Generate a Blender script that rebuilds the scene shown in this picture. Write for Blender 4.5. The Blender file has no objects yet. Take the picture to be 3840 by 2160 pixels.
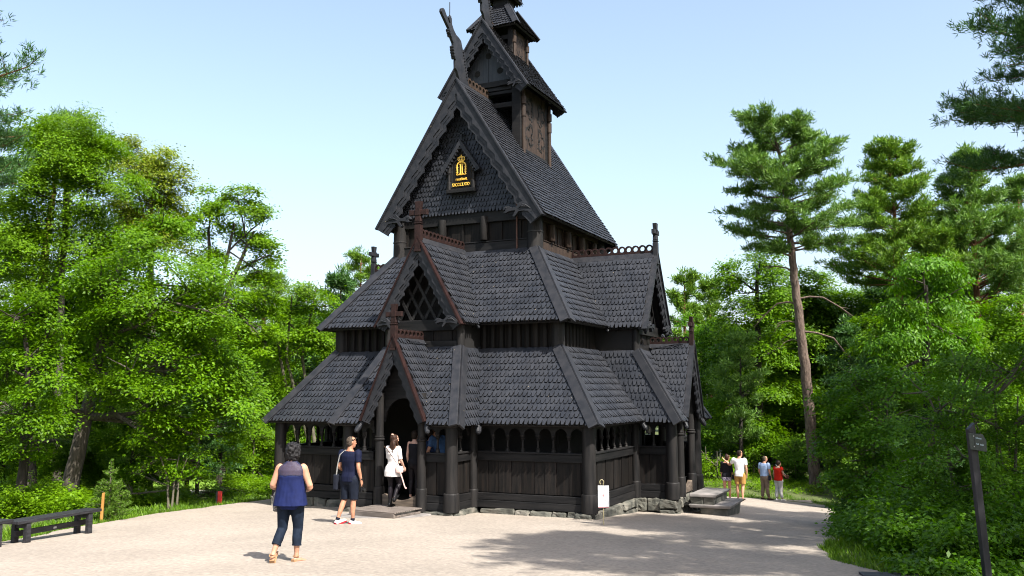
import bpy, math, random
import numpy as np
from mathutils import Vector, Matrix, noise as mnoise
random.seed(7)
RAD = math.radians
sc = bpy.context.scene
COL = sc.collection
PI = math.pi

# ------------------------------------------------------------------ materials
def mat(name, c1, c2=None, scale=6.0, stretch=(1, 1, 1), rough=0.7, bump=0.0, spec=0.4, island=0.0, detail=4.0,
        metallic=0.0, c3=None, bdist=0.02):
    """principled surface: two (three) colours mixed by noise, optional per-piece variation and bump"""
    m = bpy.data.materials.new(name)
    m.use_nodes = True
    nt = m.node_tree
    N, L = nt.nodes, nt.links
    b = N['Principled BSDF']
    b.inputs['Roughness'].default_value = rough
    b.inputs['Metallic'].default_value = metallic
    b.inputs['Specular IOR Level'].default_value = spec
    tc = N.new('ShaderNodeTexCoord')
    mp = N.new('ShaderNodeMapping')
    mp.inputs['Scale'].default_value = stretch
    L.new(tc.outputs['Object'], mp.inputs['Vector'])
    nz = N.new('ShaderNodeTexNoise')
    nz.inputs['Scale'].default_value = scale
    nz.inputs['Detail'].default_value = detail
    L.new(mp.outputs['Vector'], nz.inputs['Vector'])
    rp = N.new('ShaderNodeValToRGB')
    rp.color_ramp.elements[0].position = 0.32
    rp.color_ramp.elements[1].position = 0.68
    rp.color_ramp.elements[0].color = (*c1, 1)
    rp.color_ramp.elements[1].color = (*(c2 or c1), 1)
    if c3:
        e = rp.color_ramp.elements.new(0.5)
        e.color = (*c3, 1)
    L.new(nz.outputs['Fac'], rp.inputs['Fac'])
    out = rp.outputs['Color']
    if island:
        ge = N.new('ShaderNodeNewGeometry')
        mr = N.new('ShaderNodeMapRange')
        mr.inputs['To Min'].default_value = 1 - island
        mr.inputs['To Max'].default_value = 1 + island
        L.new(ge.outputs['Random Per Island'], mr.inputs['Value'])
        mx = N.new('ShaderNodeVectorMath')
        mx.operation = 'SCALE'
        L.new(out, mx.inputs[0])
        L.new(mr.outputs['Result'], mx.inputs['Scale'])
        out = mx.outputs['Vector']
    L.new(out, b.inputs['Base Color'])
    if bump:
        bp = N.new('ShaderNodeBump')
        bp.inputs['Strength'].default_value = bump
        bp.inputs['Distance'].default_value = bdist
        L.new(nz.outputs['Fac'], bp.inputs['Height'])
        L.new(bp.outputs['Normal'], b.inputs['Normal'])
    return m

def leaf_mat(name, dark, light, transl=0.45, hue=None, rough=0.5):
    """leaf: diffuse + light passing through, every leaf its own tone"""
    m = bpy.data.materials.new(name)
    m.use_nodes = True
    nt = m.node_tree
    N, L = nt.nodes, nt.links
    for n in list(N):
        N.remove(n)
    o = N.new('ShaderNodeOutputMaterial')
    ge = N.new('ShaderNodeNewGeometry')
    rp = N.new('ShaderNodeValToRGB')
    rp.color_ramp.elements[0].color = (*dark, 1)
    rp.color_ramp.elements[1].color = (*light, 1)
    L.new(ge.outputs['Random Per Island'], rp.inputs['Fac'])
    col = rp.outputs['Color']
    tc = N.new('ShaderNodeTexCoord')
    nz = N.new('ShaderNodeTexNoise')
    nz.inputs['Scale'].default_value = 0.8
    L.new(tc.outputs['Object'], nz.inputs['Vector'])
    mr = N.new('ShaderNodeMapRange')
    mr.inputs['From Min'].default_value = 0.3
    mr.inputs['From Max'].default_value = 0.7
    mr.inputs['To Min'].default_value = 0.75
    mr.inputs['To Max'].default_value = 1.25
    L.new(nz.outputs['Fac'], mr.inputs['Value'])
    sv = N.new('ShaderNodeVectorMath')
    sv.operation = 'SCALE'
    L.new(col, sv.inputs[0])
    L.new(mr.outputs['Result'], sv.inputs['Scale'])
    col = sv.outputs['Vector']
    df = N.new('ShaderNodeBsdfPrincipled')
    df.inputs['Roughness'].default_value = rough
    df.inputs['Specular IOR Level'].default_value = 0.25
    L.new(col, df.inputs['Base Color'])
    tr = N.new('ShaderNodeBsdfTranslucent')
    s2 = N.new('ShaderNodeMix')
    s2.data_type = 'RGBA'
    s2.blend_type = 'MULTIPLY'
    s2.inputs['Factor'].default_value = 1.0
    L.new(col, s2.inputs['A'])
    s2.inputs['B'].default_value = (1.25, 1.3, 0.5, 1)
    L.new(s2.outputs['Result'], tr.inputs['Color'])
    ms = N.new('ShaderNodeMixShader')
    ms.inputs['Fac'].default_value = transl
    L.new(df.outputs[0], ms.inputs[1])
    L.new(tr.outputs[0], ms.inputs[2])
    L.new(ms.outputs[0], o.inputs['Surface'])
    return m

M = {}
M['shingle'] = mat('tarred_shingle', (0.0130, 0.0152, 0.0205), (0.0230, 0.0248, 0.0300), 2.2, rough=0.48, spec=0.3, island=0.16, bump=0.12, detail=8, bdist=0.004)
M['endgrain_shade'] = mat('tarred_end_grain_shade', (0.0035, 0.0035, 0.004), (0.007, 0.0065, 0.0065), 6, rough=.7, spec=.1)  # tarred end grain, darkened further to paint in the shade between shingles
M['rededge'] = mat('dark_red_edge', (0.0110, 0.0052, 0.0050), (0.0200, 0.0095, 0.0085), 5, rough=.6, spec=.12)
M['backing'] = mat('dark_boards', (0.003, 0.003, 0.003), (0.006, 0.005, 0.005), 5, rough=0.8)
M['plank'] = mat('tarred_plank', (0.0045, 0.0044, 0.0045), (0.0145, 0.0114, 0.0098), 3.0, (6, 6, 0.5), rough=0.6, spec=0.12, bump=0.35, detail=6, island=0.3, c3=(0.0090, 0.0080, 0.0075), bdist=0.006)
M['beam'] = mat('tarred_beam', (0.0055, 0.0058, 0.0064), (0.0150, 0.0143, 0.0145), 2.4, (0.6, 0.6, 6), rough=0.55, spec=0.15, bump=0.3, detail=6, island=0.2, bdist=0.006)
M['board'] = mat('roof_edge_board', (0.0110, 0.0125, 0.0160), (0.0220, 0.0225, 0.0260), 3, (2, 2, 2), rough=0.5, spec=0.2, bump=0.2, detail=7, island=0.2, bdist=0.004)
M['gableboard'] = mat('blue_grey_tarred_board', (0.0150, 0.0185, 0.0240), (0.0280, 0.0310, 0.0370), 3, (6, 6, .5), rough=.5, spec=.3, island=.2, bump=.2)
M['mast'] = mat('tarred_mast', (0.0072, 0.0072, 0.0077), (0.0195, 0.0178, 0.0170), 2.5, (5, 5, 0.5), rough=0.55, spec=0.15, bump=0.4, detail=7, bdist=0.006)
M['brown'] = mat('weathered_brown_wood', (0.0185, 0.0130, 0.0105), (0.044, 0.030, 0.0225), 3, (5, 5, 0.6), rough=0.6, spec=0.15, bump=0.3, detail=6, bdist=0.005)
M['redbrown'] = mat('red_brown_wood', (0.0120, 0.0066, 0.0062), (0.0220, 0.0115, 0.0102), 5, (2, 2, 2), rough=0.55, spec=0.15, bump=0.2, bdist=0.004)
M['black'] = mat('black_wood_and_hole_shade', (0.003, 0.003, 0.003), (0.006, 0.006, 0.006), 4, rough=0.9)  # black inner boards, and the painted dark of holes
M['gold'] = mat('gilding', (0.60, 0.36, 0.04), (0.72, 0.46, 0.07), 9, rough=0.4, metallic=0.0, spec=0.5)
M['iron'] = mat('dark_iron', (0.02, 0.02, 0.022), (0.04, 0.036, 0.034), 12, rough=0.5, metallic=0.5)
M['rust'] = mat('rust_brown_pipe', (0.07, 0.030, 0.022), (0.10, 0.045, 0.03), 10, rough=0.6)
M['stone'] = mat('foundation_stone', (0.030, 0.031, 0.027), (0.135, 0.125, 0.105), 3.5, rough=0.9, bump=0.8, detail=9, island=0.25, c3=(0.07, 0.07, 0.058), bdist=0.05)
M['slab'] = mat('worn_stone_slab', (0.10, 0.095, 0.09), (0.22, 0.20, 0.19), 2.5, rough=0.85, bump=0.5, detail=9, bdist=0.03)
M['flag'] = mat('flagstone', (0.25, 0.24, 0.225), (0.40, 0.37, 0.34), 2.5, rough=0.85, bump=0.4, detail=9, bdist=0.02)
M['timberstep'] = mat('grey_step_timber', (0.07, 0.058, 0.05), (0.15, 0.125, 0.11), 3, (0.7, 6, 6), rough=0.75, bump=0.3, bdist=0.01)
M['threshold'] = mat('worn_threshold_wood', (0.045, 0.033, 0.025), (0.13, 0.10, 0.075), 3, (0.7, 5, 5), rough=0.7, bump=0.4, bdist=0.02)

def speckle(m, scale=5.0, thr=.07, keep=.72, col=(.13, .105, .07)):
    """bits of leaf and droppings lying on a roof face"""
    nt = m.node_tree; N, L = nt.nodes, nt.links
    b = N['Principled BSDF']
    src = b.inputs['Base Color'].links[0].from_socket
    tc = N.new('ShaderNodeTexCoord')
    v = N.new('ShaderNodeTexVoronoi'); v.inputs['Scale'].default_value = scale
    L.new(tc.outputs['Object'], v.inputs['Vector'])
    a = N.new('ShaderNodeMath'); a.operation = 'LESS_THAN'; a.inputs[1].default_value = thr
    L.new(v.outputs['Distance'], a.inputs[0])
    sp = N.new('ShaderNodeSeparateColor'); L.new(v.outputs['Color'], sp.inputs['Color'])
    g = N.new('ShaderNodeMath'); g.operation = 'GREATER_THAN'; g.inputs[1].default_value = keep
    L.new(sp.outputs[0], g.inputs[0])
    mu = N.new('ShaderNodeMath'); mu.operation = 'MULTIPLY'
    L.new(a.outputs[0], mu.inputs[0]); L.new(g.outputs[0], mu.inputs[1])
    mx = N.new('ShaderNodeMix'); mx.data_type = 'RGBA'
    L.new(mu.outputs[0], mx.inputs['Factor']); L.new(src, mx.inputs['A']); mx.inputs['B'].default_value = (*col, 1)
    L.new(mx.outputs['Result'], b.inputs['Base Color'])
speckle(M['shingle'])
speckle(M['board'], 4.0, .06, .8)

# ------------------------------------------------------------------ mesh builder
def perp(d):
    d = Vector(d).normalized()
    a = Vector((0, 0, 1)) if abs(d.z) < 0.9 else Vector((1, 0, 0))
    x = d.cross(a).normalized()
    return x, d.cross(x).normalized()

class MB:
    def __init__(s, T=None):
        s.v, s.f, s.T = [], [], T
    def add(s, vs, fs):
        o = len(s.v)
        T = s.T
        s.v.extend([T(*p) if T else tuple(p) for p in vs])
        s.f.extend([tuple(i + o for i in f) for f in fs])
        return s
    def box(s, x0, x1, y0, y1, z0, z1):
        return s.add([(x0, y0, z0), (x1, y0, z0), (x1, y1, z0), (x0, y1, z0), (x0, y0, z1), (x1, y0, z1), (x1, y1, z1), (x0, y1, z1)],
                     [(3, 2, 1, 0), (4, 5, 6, 7), (0, 1, 5, 4), (1, 2, 6, 5), (2, 3, 7, 6), (3, 0, 4, 7)])
    def hexa(s, p):
        """8 points: bottom ring then top ring"""
        return s.add(p, [(3, 2, 1, 0), (4, 5, 6, 7), (0, 1, 5, 4), (1, 2, 6, 5), (2, 3, 7, 6), (3, 0, 4, 7)])
    def bar(s, a, b, w, h, up=(0, 0, 1)):
        a, b = Vector(a), Vector(b)
        d = (b - a).normalized()
        u = Vector(up)
        x = d.cross(u).normalized()
        y = x.cross(d).normalized()
        p = []
        for c in (a, b):
            for i, j in ((-1, -1), (1, -1), (1, 1), (-1, 1)):
                p.append(c + x * (w / 2 * i) + y * (h / 2 * j))
        return s.hexa([tuple(q) for q in p])
    def prism(s, pts, n, t):
        """planar 3D outline pushed along n by t"""
        n = Vector(n).normalized() * t
        k = len(pts)
        vs = [tuple(p) for p in pts] + [tuple(Vector(p) + n) for p in pts]
        fs = [tuple(range(k - 1, -1, -1)), tuple(range(k, 2 * k))]
        fs += [(i, (i + 1) % k, (i + 1) % k + k, i + k) for i in range(k)]
        return s.add(vs, fs)
    def tube(s, path, rad, n=8, cap=True):
        path = [Vector(p) for p in path]
        if not hasattr(rad, '__len__'):
            rad = [rad] * len(path)
        vs, fs = [], []
        x0 = None
        for i, p in enumerate(path):
            d = path[min(i + 1, len(path) - 1)] - path[max(i - 1, 0)]
            if d.length < 1e-9:
                d = Vector((0, 0, 1))
            d.normalize()
            if x0 is None:
                x, y = perp(d)
            else:
                x = (x0 - d * x0.dot(d))
                x = x.normalized() if x.length > 1e-6 else perp(d)[0]
                y = d.cross(x)
            x0 = x
            for k in range(n):
                a = 2 * PI * k / n
                vs.append(tuple(p + (x * math.cos(a) + y * math.sin(a)) * rad[i]))
        for i in range(len(path) - 1):
            for k in range(n):
                k2 = (k + 1) % n
                fs.append((i * n + k, i * n + k2, (i + 1) * n + k2, (i + 1) * n + k))
        if cap:
            fs.append(tuple(range(n - 1, -1, -1)))
            fs.append(tuple(range((len(path) - 1) * n, len(path) * n)))
        return s.add(vs, fs)
    def loft(s, rings, cap=True):
        n = len(rings[0])
        vs = [tuple(p) for r in rings for p in r]
        fs = []
        for i in range(len(rings) - 1):
            for k in range(n):
                k2 = (k + 1) % n
                fs.append((i * n + k, i * n + k2, (i + 1) * n + k2, (i + 1) * n + k))
        if cap:
            fs.append(tuple(range(n - 1, -1, -1)))
            fs.append(tuple(range((len(rings) - 1) * n, len(rings) * n)))
        return s.add(vs, fs)
    def lathe(s, prof, c, n=16):
        """prof: (radius, z) from bottom to top about a vertical axis at c"""
        return s.loft([[(c[0] + r * math.cos(2 * PI * k / n), c[1] + r * math.sin(2 * PI * k / n), c[2] + z) for k in range(n)] for r, z in prof])
    def mesh(s, name):
        me = bpy.data.meshes.new(name)
        me.from_pydata([tuple(p) for p in s.v], [], s.f)
        return me
    def build(s, name, m, parent=None, smooth=False, bevel=0.0):
        me = s.mesh(name)
        if isinstance(m, str):
            m = M[m]
        me.materials.append(m)
        o = bpy.data.objects.new(name, me)
        COL.objects.link(o)
        if parent is not None:
            o.parent = parent
        if smooth:
            me.polygons.foreach_set('use_smooth', [True] * len(me.polygons))
            try:
                me.set_sharp_from_angle(angle=RAD(40))
            except Exception:
                pass
        if bevel:
            b = o.modifiers.new('bevel', 'BEVEL')
            b.width = bevel
            b.segments = 2
            b.limit_method = 'ANGLE'
        return o

def tag(o, label=None, cat=None, group=None, kind=None):
    if label: o['label'] = label
    if cat: o['category'] = cat
    if group: o['group'] = group
    if kind: o['kind'] = kind
    return o

def empty(name, loc, label=None, cat=None, group=None, rz=0.0):
    o = bpy.data.objects.new(name, None)
    o.empty_display_size = 0.3
    COL.objects.link(o)
    o.location = loc
    o.rotation_euler = (0, 0, rz)
    return tag(o, label, cat, group)

# ------------------------------------------------------------------ camera, light
CAM = Vector((11.6955, -24.0169, 2.7078))
def make_camera():
    yaw, pit, rol, f = 0.4407, 0.1139, -0.0027, 3394.2
    r = Vector((math.cos(yaw), math.sin(yaw), 0))
    fh = Vector((-math.sin(yaw), math.cos(yaw), 0))
    up = Vector((0, 0, 1))
    fw = fh * math.cos(pit) + up * math.sin(pit)
    u2 = up * math.cos(pit) - fh * math.sin(pit)
    R = r * math.cos(rol) + u2 * math.sin(rol)
    U = u2 * math.cos(rol) - r * math.sin(rol)
    cd = bpy.data.cameras.new('camera')
    cd.sensor_width = 36
    cd.lens = 36 * f / 3840
    cd.clip_start, cd.clip_end = 0.1, 2000
    o = bpy.data.objects.new('camera', cd)
    COL.objects.link(o)
    o.matrix_world = Matrix((R, U, -fw)).transposed().to_4x4()
    o.location = CAM
    sc.camera = o

SUN_DIR = Vector((0.89, -0.455, 0)).normalized()
SUN_EL = RAD(51)
def make_light():
    w = bpy.data.worlds.new('World')
    sc.world = w
    w.use_nodes = True
    nt = w.node_tree
    bg = nt.nodes['Background']
    sky = nt.nodes.new('ShaderNodeTexSky')
    sky.sky_type = 'NISHITA'
    sky.sun_disc = False
    sky.sun_elevation = SUN_EL
    sky.sun_rotation = math.atan2(SUN_DIR.x, SUN_DIR.y)
    sky.altitude = 50
    sky.air_density = 1.0
    sky.dust_density = 3.5
    sky.ozone_density = 0.6
    hs = nt.nodes.new('ShaderNodeHueSaturation')          # thin summer haze: paler and a little brighter
    hs.inputs['Hue'].default_value = 0.492
    hs.inputs['Saturation'].default_value = 0.86
    hs.inputs['Value'].default_value = 1.17
    nt.links.new(sky.outputs[0], hs.inputs['Color'])
    nt.links.new(hs.outputs[0], bg.inputs['Color'])
    bg.inputs['Strength'].default_value = 0.105
    ld = bpy.data.lights.new('sun', 'SUN')
    ld.energy = 5.0
    ld.angle = RAD(0.55)
    ld.color = (1.0, 0.95, 0.87)
    lo = bpy.data.objects.new('sun', ld)
    COL.objects.link(lo)
    to_sun = SUN_DIR * math.cos(SUN_EL) + Vector((0, 0, math.sin(SUN_EL)))
    lo.rotation_euler = to_sun.to_track_quat('Z', 'Y').to_euler()
    lo.location = (20, -15, 30)
    sc.view_settings.view_transform = 'Standard'
    sc.view_settings.look = 'None'
    sc.view_settings.gamma = 1
    sc.view_settings.exposure = 1.4
    sc.cycles.max_bounces = 6
    sc.cycles.diffuse_bounces = 3
    sc.cycles.glossy_bounces = 2
    sc.cycles.transmission_bounces = 3
    sc.cycles.transparent_max_bounces = 6
    sc.cycles.use_adaptive_sampling = True
    sc.cycles.adaptive_threshold = 0.02
    sc.cycles.use_denoising = True
    sc.cycles.filter_width = 1.05
    sc.cycles.sample_clamp_indirect = 4

# ------------------------------------------------------------------ terrain
GK = (-0.431213, 0.00113012, -0.0579433, -0.00181466, -0.00299294, -0.000889094)
def gz(x, y):
    x = min(max(x, -24), 24)
    y = min(max(y, -30), 16)
    return GK[0] + GK[1] * x + GK[2] * y + GK[3] * x * x + GK[4] * x * y + GK[5] * y * y

YARD = [(-16, -24), (-9, -17.5), (-3.98, -12.7), (-4.65, -11.1), (-5.2, -9.6), (-5.9, -6.9), (-6.1, -4.8), (-6.2, -2.5), (-5.9, 1.0), (-6.5, 7), (-5.0, 12.5),
        (0, 13.0), (4.0, 13.1), (5.2, 16.1), (6.3, 17.2), (7.4, 15.0), (8.2, 9.5), (8.77, 4.65), (9.2, 0.5), (9.45, -3.0), (9.7, -6.0), (9.82, -7.8), (10.28, -9.4), (10.9, -10.3), (12.6, -11.6), (15, -14), (22, -22), (20, -36), (-16, -36)]
def jag(poly, amp=0.16, step=0.35):
    out = []
    for i, a in enumerate(poly):
        b = poly[(i + 1) % len(poly)]
        a, b = Vector((*a, 0)), Vector((*b, 0))
        n = max(1, int((b - a).length / step))
        d = (b - a).normalized()
        q = Vector((-d.y, d.x, 0))
        for k in range(n):
            p = a + (b - a) * (k / n)
            p = p + q * (amp * 2 * mnoise.noise(Vector((p.x * 1.3, p.y * 1.3, 3.1))))
            out.append((p.x, p.y))
    return out
def inside(p, poly):
    x, y = p
    c = False
    j = len(poly) - 1
    for i in range(len(poly)):
        xi, yi = poly[i]
        xj, yj = poly[j]
        if (yi > y) != (yj > y) and x < (xj - xi) * (y - yi) / (yj - yi) + xi:
            c = not c
        j = i
    return c

def make_ground():
    M['soil'] = mat('forest_floor', (0.035, 0.045, 0.012), (0.075, 0.10, 0.022), 1.6, rough=0.95, bump=0.5, detail=9, bdist=0.06)
    xs = [-420, -200, -110, -70, -50] + [i * 1.5 for i in range(-28, 29)] + [50, 70, 110, 200, 420]
    b = MB()
    n = len(xs)
    for y in xs:
        for x in xs:
            b.v.append((x, y, gz(x, y) - 0.004 + (0.0 if max(abs(x), abs(y)) < 20 else 0.25 * mnoise.noise(Vector((x * .08, y * .08, 0))))))
    for j in range(n - 1):
        for i in range(n - 1):
            b.f.append((j * n + i, j * n + i + 1, (j + 1) * n + i + 1, (j + 1) * n + i))
    tag(b.build('ground', 'soil', smooth=True), kind='structure')
    # gravel yard: fine fan over the terrain, edge broken by the grass
    m = mat('gravel_mix', (0.198, 0.170, 0.141), (0.262, 0.227, 0.190), 14, rough=0.95, bump=0.6, detail=10, bdist=0.012)
    nt = m.node_tree
    N, L = nt.nodes, nt.links
    bs = N['Principled BSDF']
    src = bs.inputs['Base Color'].links[0].from_socket
    tc = N.new('ShaderNodeTexCoord')
    big = N.new('ShaderNodeTexNoise'); big.inputs['Scale'].default_value = 0.55; big.inputs['Detail'].default_value = 5
    L.new(tc.outputs['Object'], big.inputs['Vector'])
    r2 = N.new('ShaderNodeMapRange'); r2.inputs['From Min'].default_value = 0.3; r2.inputs['From Max'].default_value = 0.7; r2.inputs['To Min'].default_value = 0.86; r2.inputs['To Max'].default_value = 1.08
    L.new(big.outputs['Fac'], r2.inputs['Value'])
    vo = N.new('ShaderNodeTexVoronoi'); vo.inputs['Scale'].default_value = 26
    L.new(tc.outputs['Object'], vo.inputs['Vector'])
    r3 = N.new('ShaderNodeMapRange'); r3.inputs['To Min'].default_value = 0.83; r3.inputs['To Max'].default_value = 1.13
    L.new(vo.outputs['Color'], r3.inputs['Value'])
    mu = N.new('ShaderNodeMath'); mu.operation = 'MULTIPLY'
    L.new(r2.outputs['Result'], mu.inputs[0]); L.new(r3.outputs['Result'], mu.inputs[1])
    sv = N.new('ShaderNodeVectorMath'); sv.operation = 'SCALE'
    L.new(src, sv.inputs[0]); L.new(mu.outputs[0], sv.inputs['Scale'])
    L.new(sv.outputs['Vector'], bs.inputs['Base Color'])
    M['gravel'] = m
    speckle(m, 1.6, .022, .55, (.07, .055, .038))
    speckle(m, 3.1, .028, .6, (.42, .38, .33))
    global YJ
    YJ = jag(YARD)
    import bmesh
    bm = bmesh.new()
    vs = [bm.verts.new((x, y, 0)) for x, y in YJ]
    f = bm.faces.new(vs)
    bmesh.ops.triangulate(bm, faces=[f])
    for k in range(44):
        for ax, lo in ((0, -16), (1, -36)):
            c = lo + (k + 0.37) * (40 / 44 if ax == 0 else 54 / 44)
            bmesh.ops.bisect_plane(bm, geom=bm.verts[:] + bm.edges[:] + bm.faces[:], plane_co=(c, 0, 0) if ax == 0 else (0, c, 0), plane_no=(1, 0, 0) if ax == 0 else (0, 1, 0))
    for v in bm.verts:
        v.co.z = gz(v.co.x, v.co.y) + 0.018
    me = bpy.data.meshes.new('gravel_yard')
    bm.to_mesh(me); bm.free()
    me.materials.append(m)
    me.polygons.foreach_set('use_smooth', [True] * len(me.polygons))
    o = bpy.data.objects.new('gravel_yard', me)
    COL.objects.link(o)
    if sum(p.normal.z for p in me.polygons) < 0:
        me.flip_normals()
    tag(o, kind='structure')
    # paved path and lawn seen behind, left of the church
    M['paving'] = mat('pale_path', (0.40, 0.36, 0.30), (0.52, 0.47, 0.40), 8, rough=0.95, bump=0.3)
    b = MB()
    pts = [(-16.5, 1.0), (-12, 0.0), (-8.5, -0.8), (-6.0, -0.2), (-4.5, 2.0)]
    for i, (x, y) in enumerate(pts):
        for w in (-0.55, 0.55):
            b.v.append((x, y + w, gz(x, y + w) + 0.022))
    for i in range(len(pts) - 1):
        b.f.append((2 * i, 2 * i + 2, 2 * i + 3, 2 * i + 1))
    tag(b.build('path', 'paving'), kind='structure')
    M['lawnm'] = mat('lawn_turf', (0.10, 0.20, 0.012), (0.16, 0.27, 0.02), 5, rough=0.95, bump=0.4)
    b = MB()
    for j in range(9):
        for i in range(13):
            x, y = -20 + i * 1.25, 1.2 + j * 1.3 - 0.06 * (-20 + i * 1.25 + 12)
            b.v.append((x, y, gz(x, y) + 0.016))
    for j in range(8):
        for i in range(12):
            b.f.append((j * 13 + i, j * 13 + i + 1, (j + 1) * 13 + i + 1, (j + 1) * 13 + i))
    tag(b.build('lawn', 'lawnm', smooth=True), kind='structure')
# ================================================================== the stave church
Y0 = 0.25
def T_west(a, b, z): return (a, -b, z)
def T_south(a, b, z): return (b, Y0 + a, z)
def T_east(a, b, z): return (-a, 2 * Y0 + b, z)
def T_north(a, b, z): return (-b, Y0 - a, z)
ZL, ZT, ZM, ZU, ZE = 1.93, 3.77, 4.40, 6.47, 7.32       # lower eave, lower roof top, middle eave, middle roof top, upper eave
SIDE_W = dict(A=4.39, E1A=4.67, MA=3.29, E2A=3.64, UA=2.16, Wc=4.46, E1=4.74, Mw=3.47, E2=3.82, U=2.30, p=1.43, Pw=5.53, G=4.65, Q=5.74, Zr=6.48)
SIDE_S = dict(A=4.71, E1A=4.99, MA=3.72, E2A=4.07, UA=2.55, Wc=4.39, E1=4.67, Mw=3.29, E2=3.64, U=2.16, p=1.26, Pw=5.36, G=4.62, Q=5.58, Zr=6.45)
PM, PMB = 1.06, 4.43       # middle porch half width and front plane

def shingle_roof(name, poly, parent, e=0.19, w=0.17, th=0.052, material='shingle', T=None, outward=None, slab=0.05, seed=0):
    """a planar roof face: dark boarding with rows of tapered, lapped shingles clipped to the face"""
    rnd = random.Random(seed + int(abs(poly[0][0] * 977 + poly[1][2] * 131) * 10))
    P = [Vector(T(*p)) if T else Vector(p) for p in poly]
    n = Vector((0, 0, 0))
    for i in range(len(P)):
        a, b_ = P[i], P[(i + 1) % len(P)]
        n += a.cross(b_)
    n.normalize()
    if outward is not None:
        if n.dot(Vector(outward)) < 0: n = -n
    elif n.z < 0:
        n = -n
    d = Vector((0, 0, -1))
    d = (d - n * d.dot(n)).normalized()
    u = d.cross(n).normalized()
    o = P[0]
    Q = [((p - o).dot(u), (p - o).dot(d)) for p in P]
    dmin, dmax = min(q[1] for q in Q), max(q[1] for q in Q)
    def rng(dv):
        dv = min(max(dv, dmin + 1e-4), dmax - 1e-4)
        xs = []
        for i in range(len(Q)):
            (ua, da), (ub, db) = Q[i], Q[(i + 1) % len(Q)]
            if (da <= dv < db) or (db <= dv < da):
                xs.append(ua + (ub - ua) * (dv - da) / (db - da))
        return (min(xs), max(xs)) if len(xs) >= 2 else None
    mb = MB()
    mb.prism([tuple(p - n * 0.004) for p in P], -n, slab)
    base = mb.build(name, 'backing', parent)
    sb = MB()
    rows = int((dmax - dmin) / e) + 2
    for r in range(rows):
        tip = dmax + 0.03 - r * e
        if tip - 0.7 * e < dmin: break
        rg = rng(tip - 0.8 * e)
        rg2 = rng(tip - 0.1 * e)
        if not rg: continue
        lo, hi = min(rg[0], (rg2 or rg)[0]), max(rg[1], (rg2 or rg)[1])
        off = (r % 2) * 0.5 * w
        k0, k1 = math.floor(lo / w) - 1, math.ceil(hi / w) + 1
        for k in range(k0, k1 + 1):
            cx = k * w + off + rnd.uniform(-.006, .006)
            if cx + w * .5 < lo + .02 or cx - w * .5 > hi - .02: continue
            tp = tip + rnd.uniform(-.012, .012)
            hw, tw = w * .485, w * rnd.uniform(.22, .27)
            lift = rnd.uniform(-.003, .006)
            loc = [(-hw, tp - 1.55 * e), (-hw, tp - .66 * e), (-tw, tp), (tw, tp), (hw, tp - .66 * e), (hw, tp - 1.55 * e)]
            top, bot = [], []
            for (du, dv) in loc:
                dvc = max(dv, dmin)
                g = rng(dvc)
                uu = cx + du
                if g: uu = min(max(uu, g[0]), g[1])
                hgt = 0.004 + 0.044 * max(0, (dvc - (tp - 1.7 * e)) / (1.7 * e)) + lift
                q = o + u * uu + d * dvc
                bot.append(q + n * hgt)
                top.append(q + n * (hgt + th))
            us = [(p - o).dot(u) for p in top]
            if max(us) - min(us) < 0.03: continue
            i0 = len(sb.v)
            sb.v.extend([tuple(p) for p in top + bot])
            sb.f.append((i0 + 5, i0 + 4, i0 + 3, i0 + 2, i0 + 1, i0))
            for a in range(0, 5):
                sb.f.append((i0 + a, i0 + a + 1, i0 + a + 7, i0 + a + 6))
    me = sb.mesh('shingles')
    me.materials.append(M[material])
    me.materials.append(M['endgrain_shade'])
    me.polygons.foreach_set('material_index', [1 if i % 6 in (2, 3, 4) else 0 for i in range(len(me.polygons))])  # butt and taper faces carry the painted shade
    so = bpy.data.objects.new('shingles', me)
    COL.objects.link(so)
    so.parent = base
    import bmesh
    bm = bmesh.new(); bm.from_mesh(me); bmesh.ops.recalc_face_normals(bm, faces=bm.faces); bm.to_mesh(me); bm.free()
    return base

def hip_board(parent, a, b, na, nb, w=0.15, th=0.05, name='hip_board', m='board', drop=0.045):
    """two planks meeting on a hip or ridge, lying on the faces whose outward normals are na, nb"""
    a, b = Vector(a), Vector(b)
    d = (b - a).normalized()
    mb = MB()
    tops = []
    for n_, oth in ((na, nb), (nb, na)):
        n_ = Vector(n_).normalized(); oth = Vector(oth).normalized()
        s = d.cross(n_)
        if s.dot(oth) > 0: s = -s
        lift = n_ * (drop + 0.03)
        mid = (Vector(na).normalized() + Vector(nb).normalized()).normalized() * ((drop + 0.03) / max(0.3, n_.dot((Vector(na).normalized() + Vector(nb).normalized()).normalized())))
        q = [a + mid, b + mid, b + lift + s * w, a + lift + s * w]
        mb.prism([tuple(x) for x in q], n_, th)
    return mb.build(name, m, parent, bevel=0.006)

def nrm(p, q, r):
    n = (Vector(q) - Vector(p)).cross(Vector(r) - Vector(p)).normalized()
    return n if n.z > 0 else -n

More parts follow.
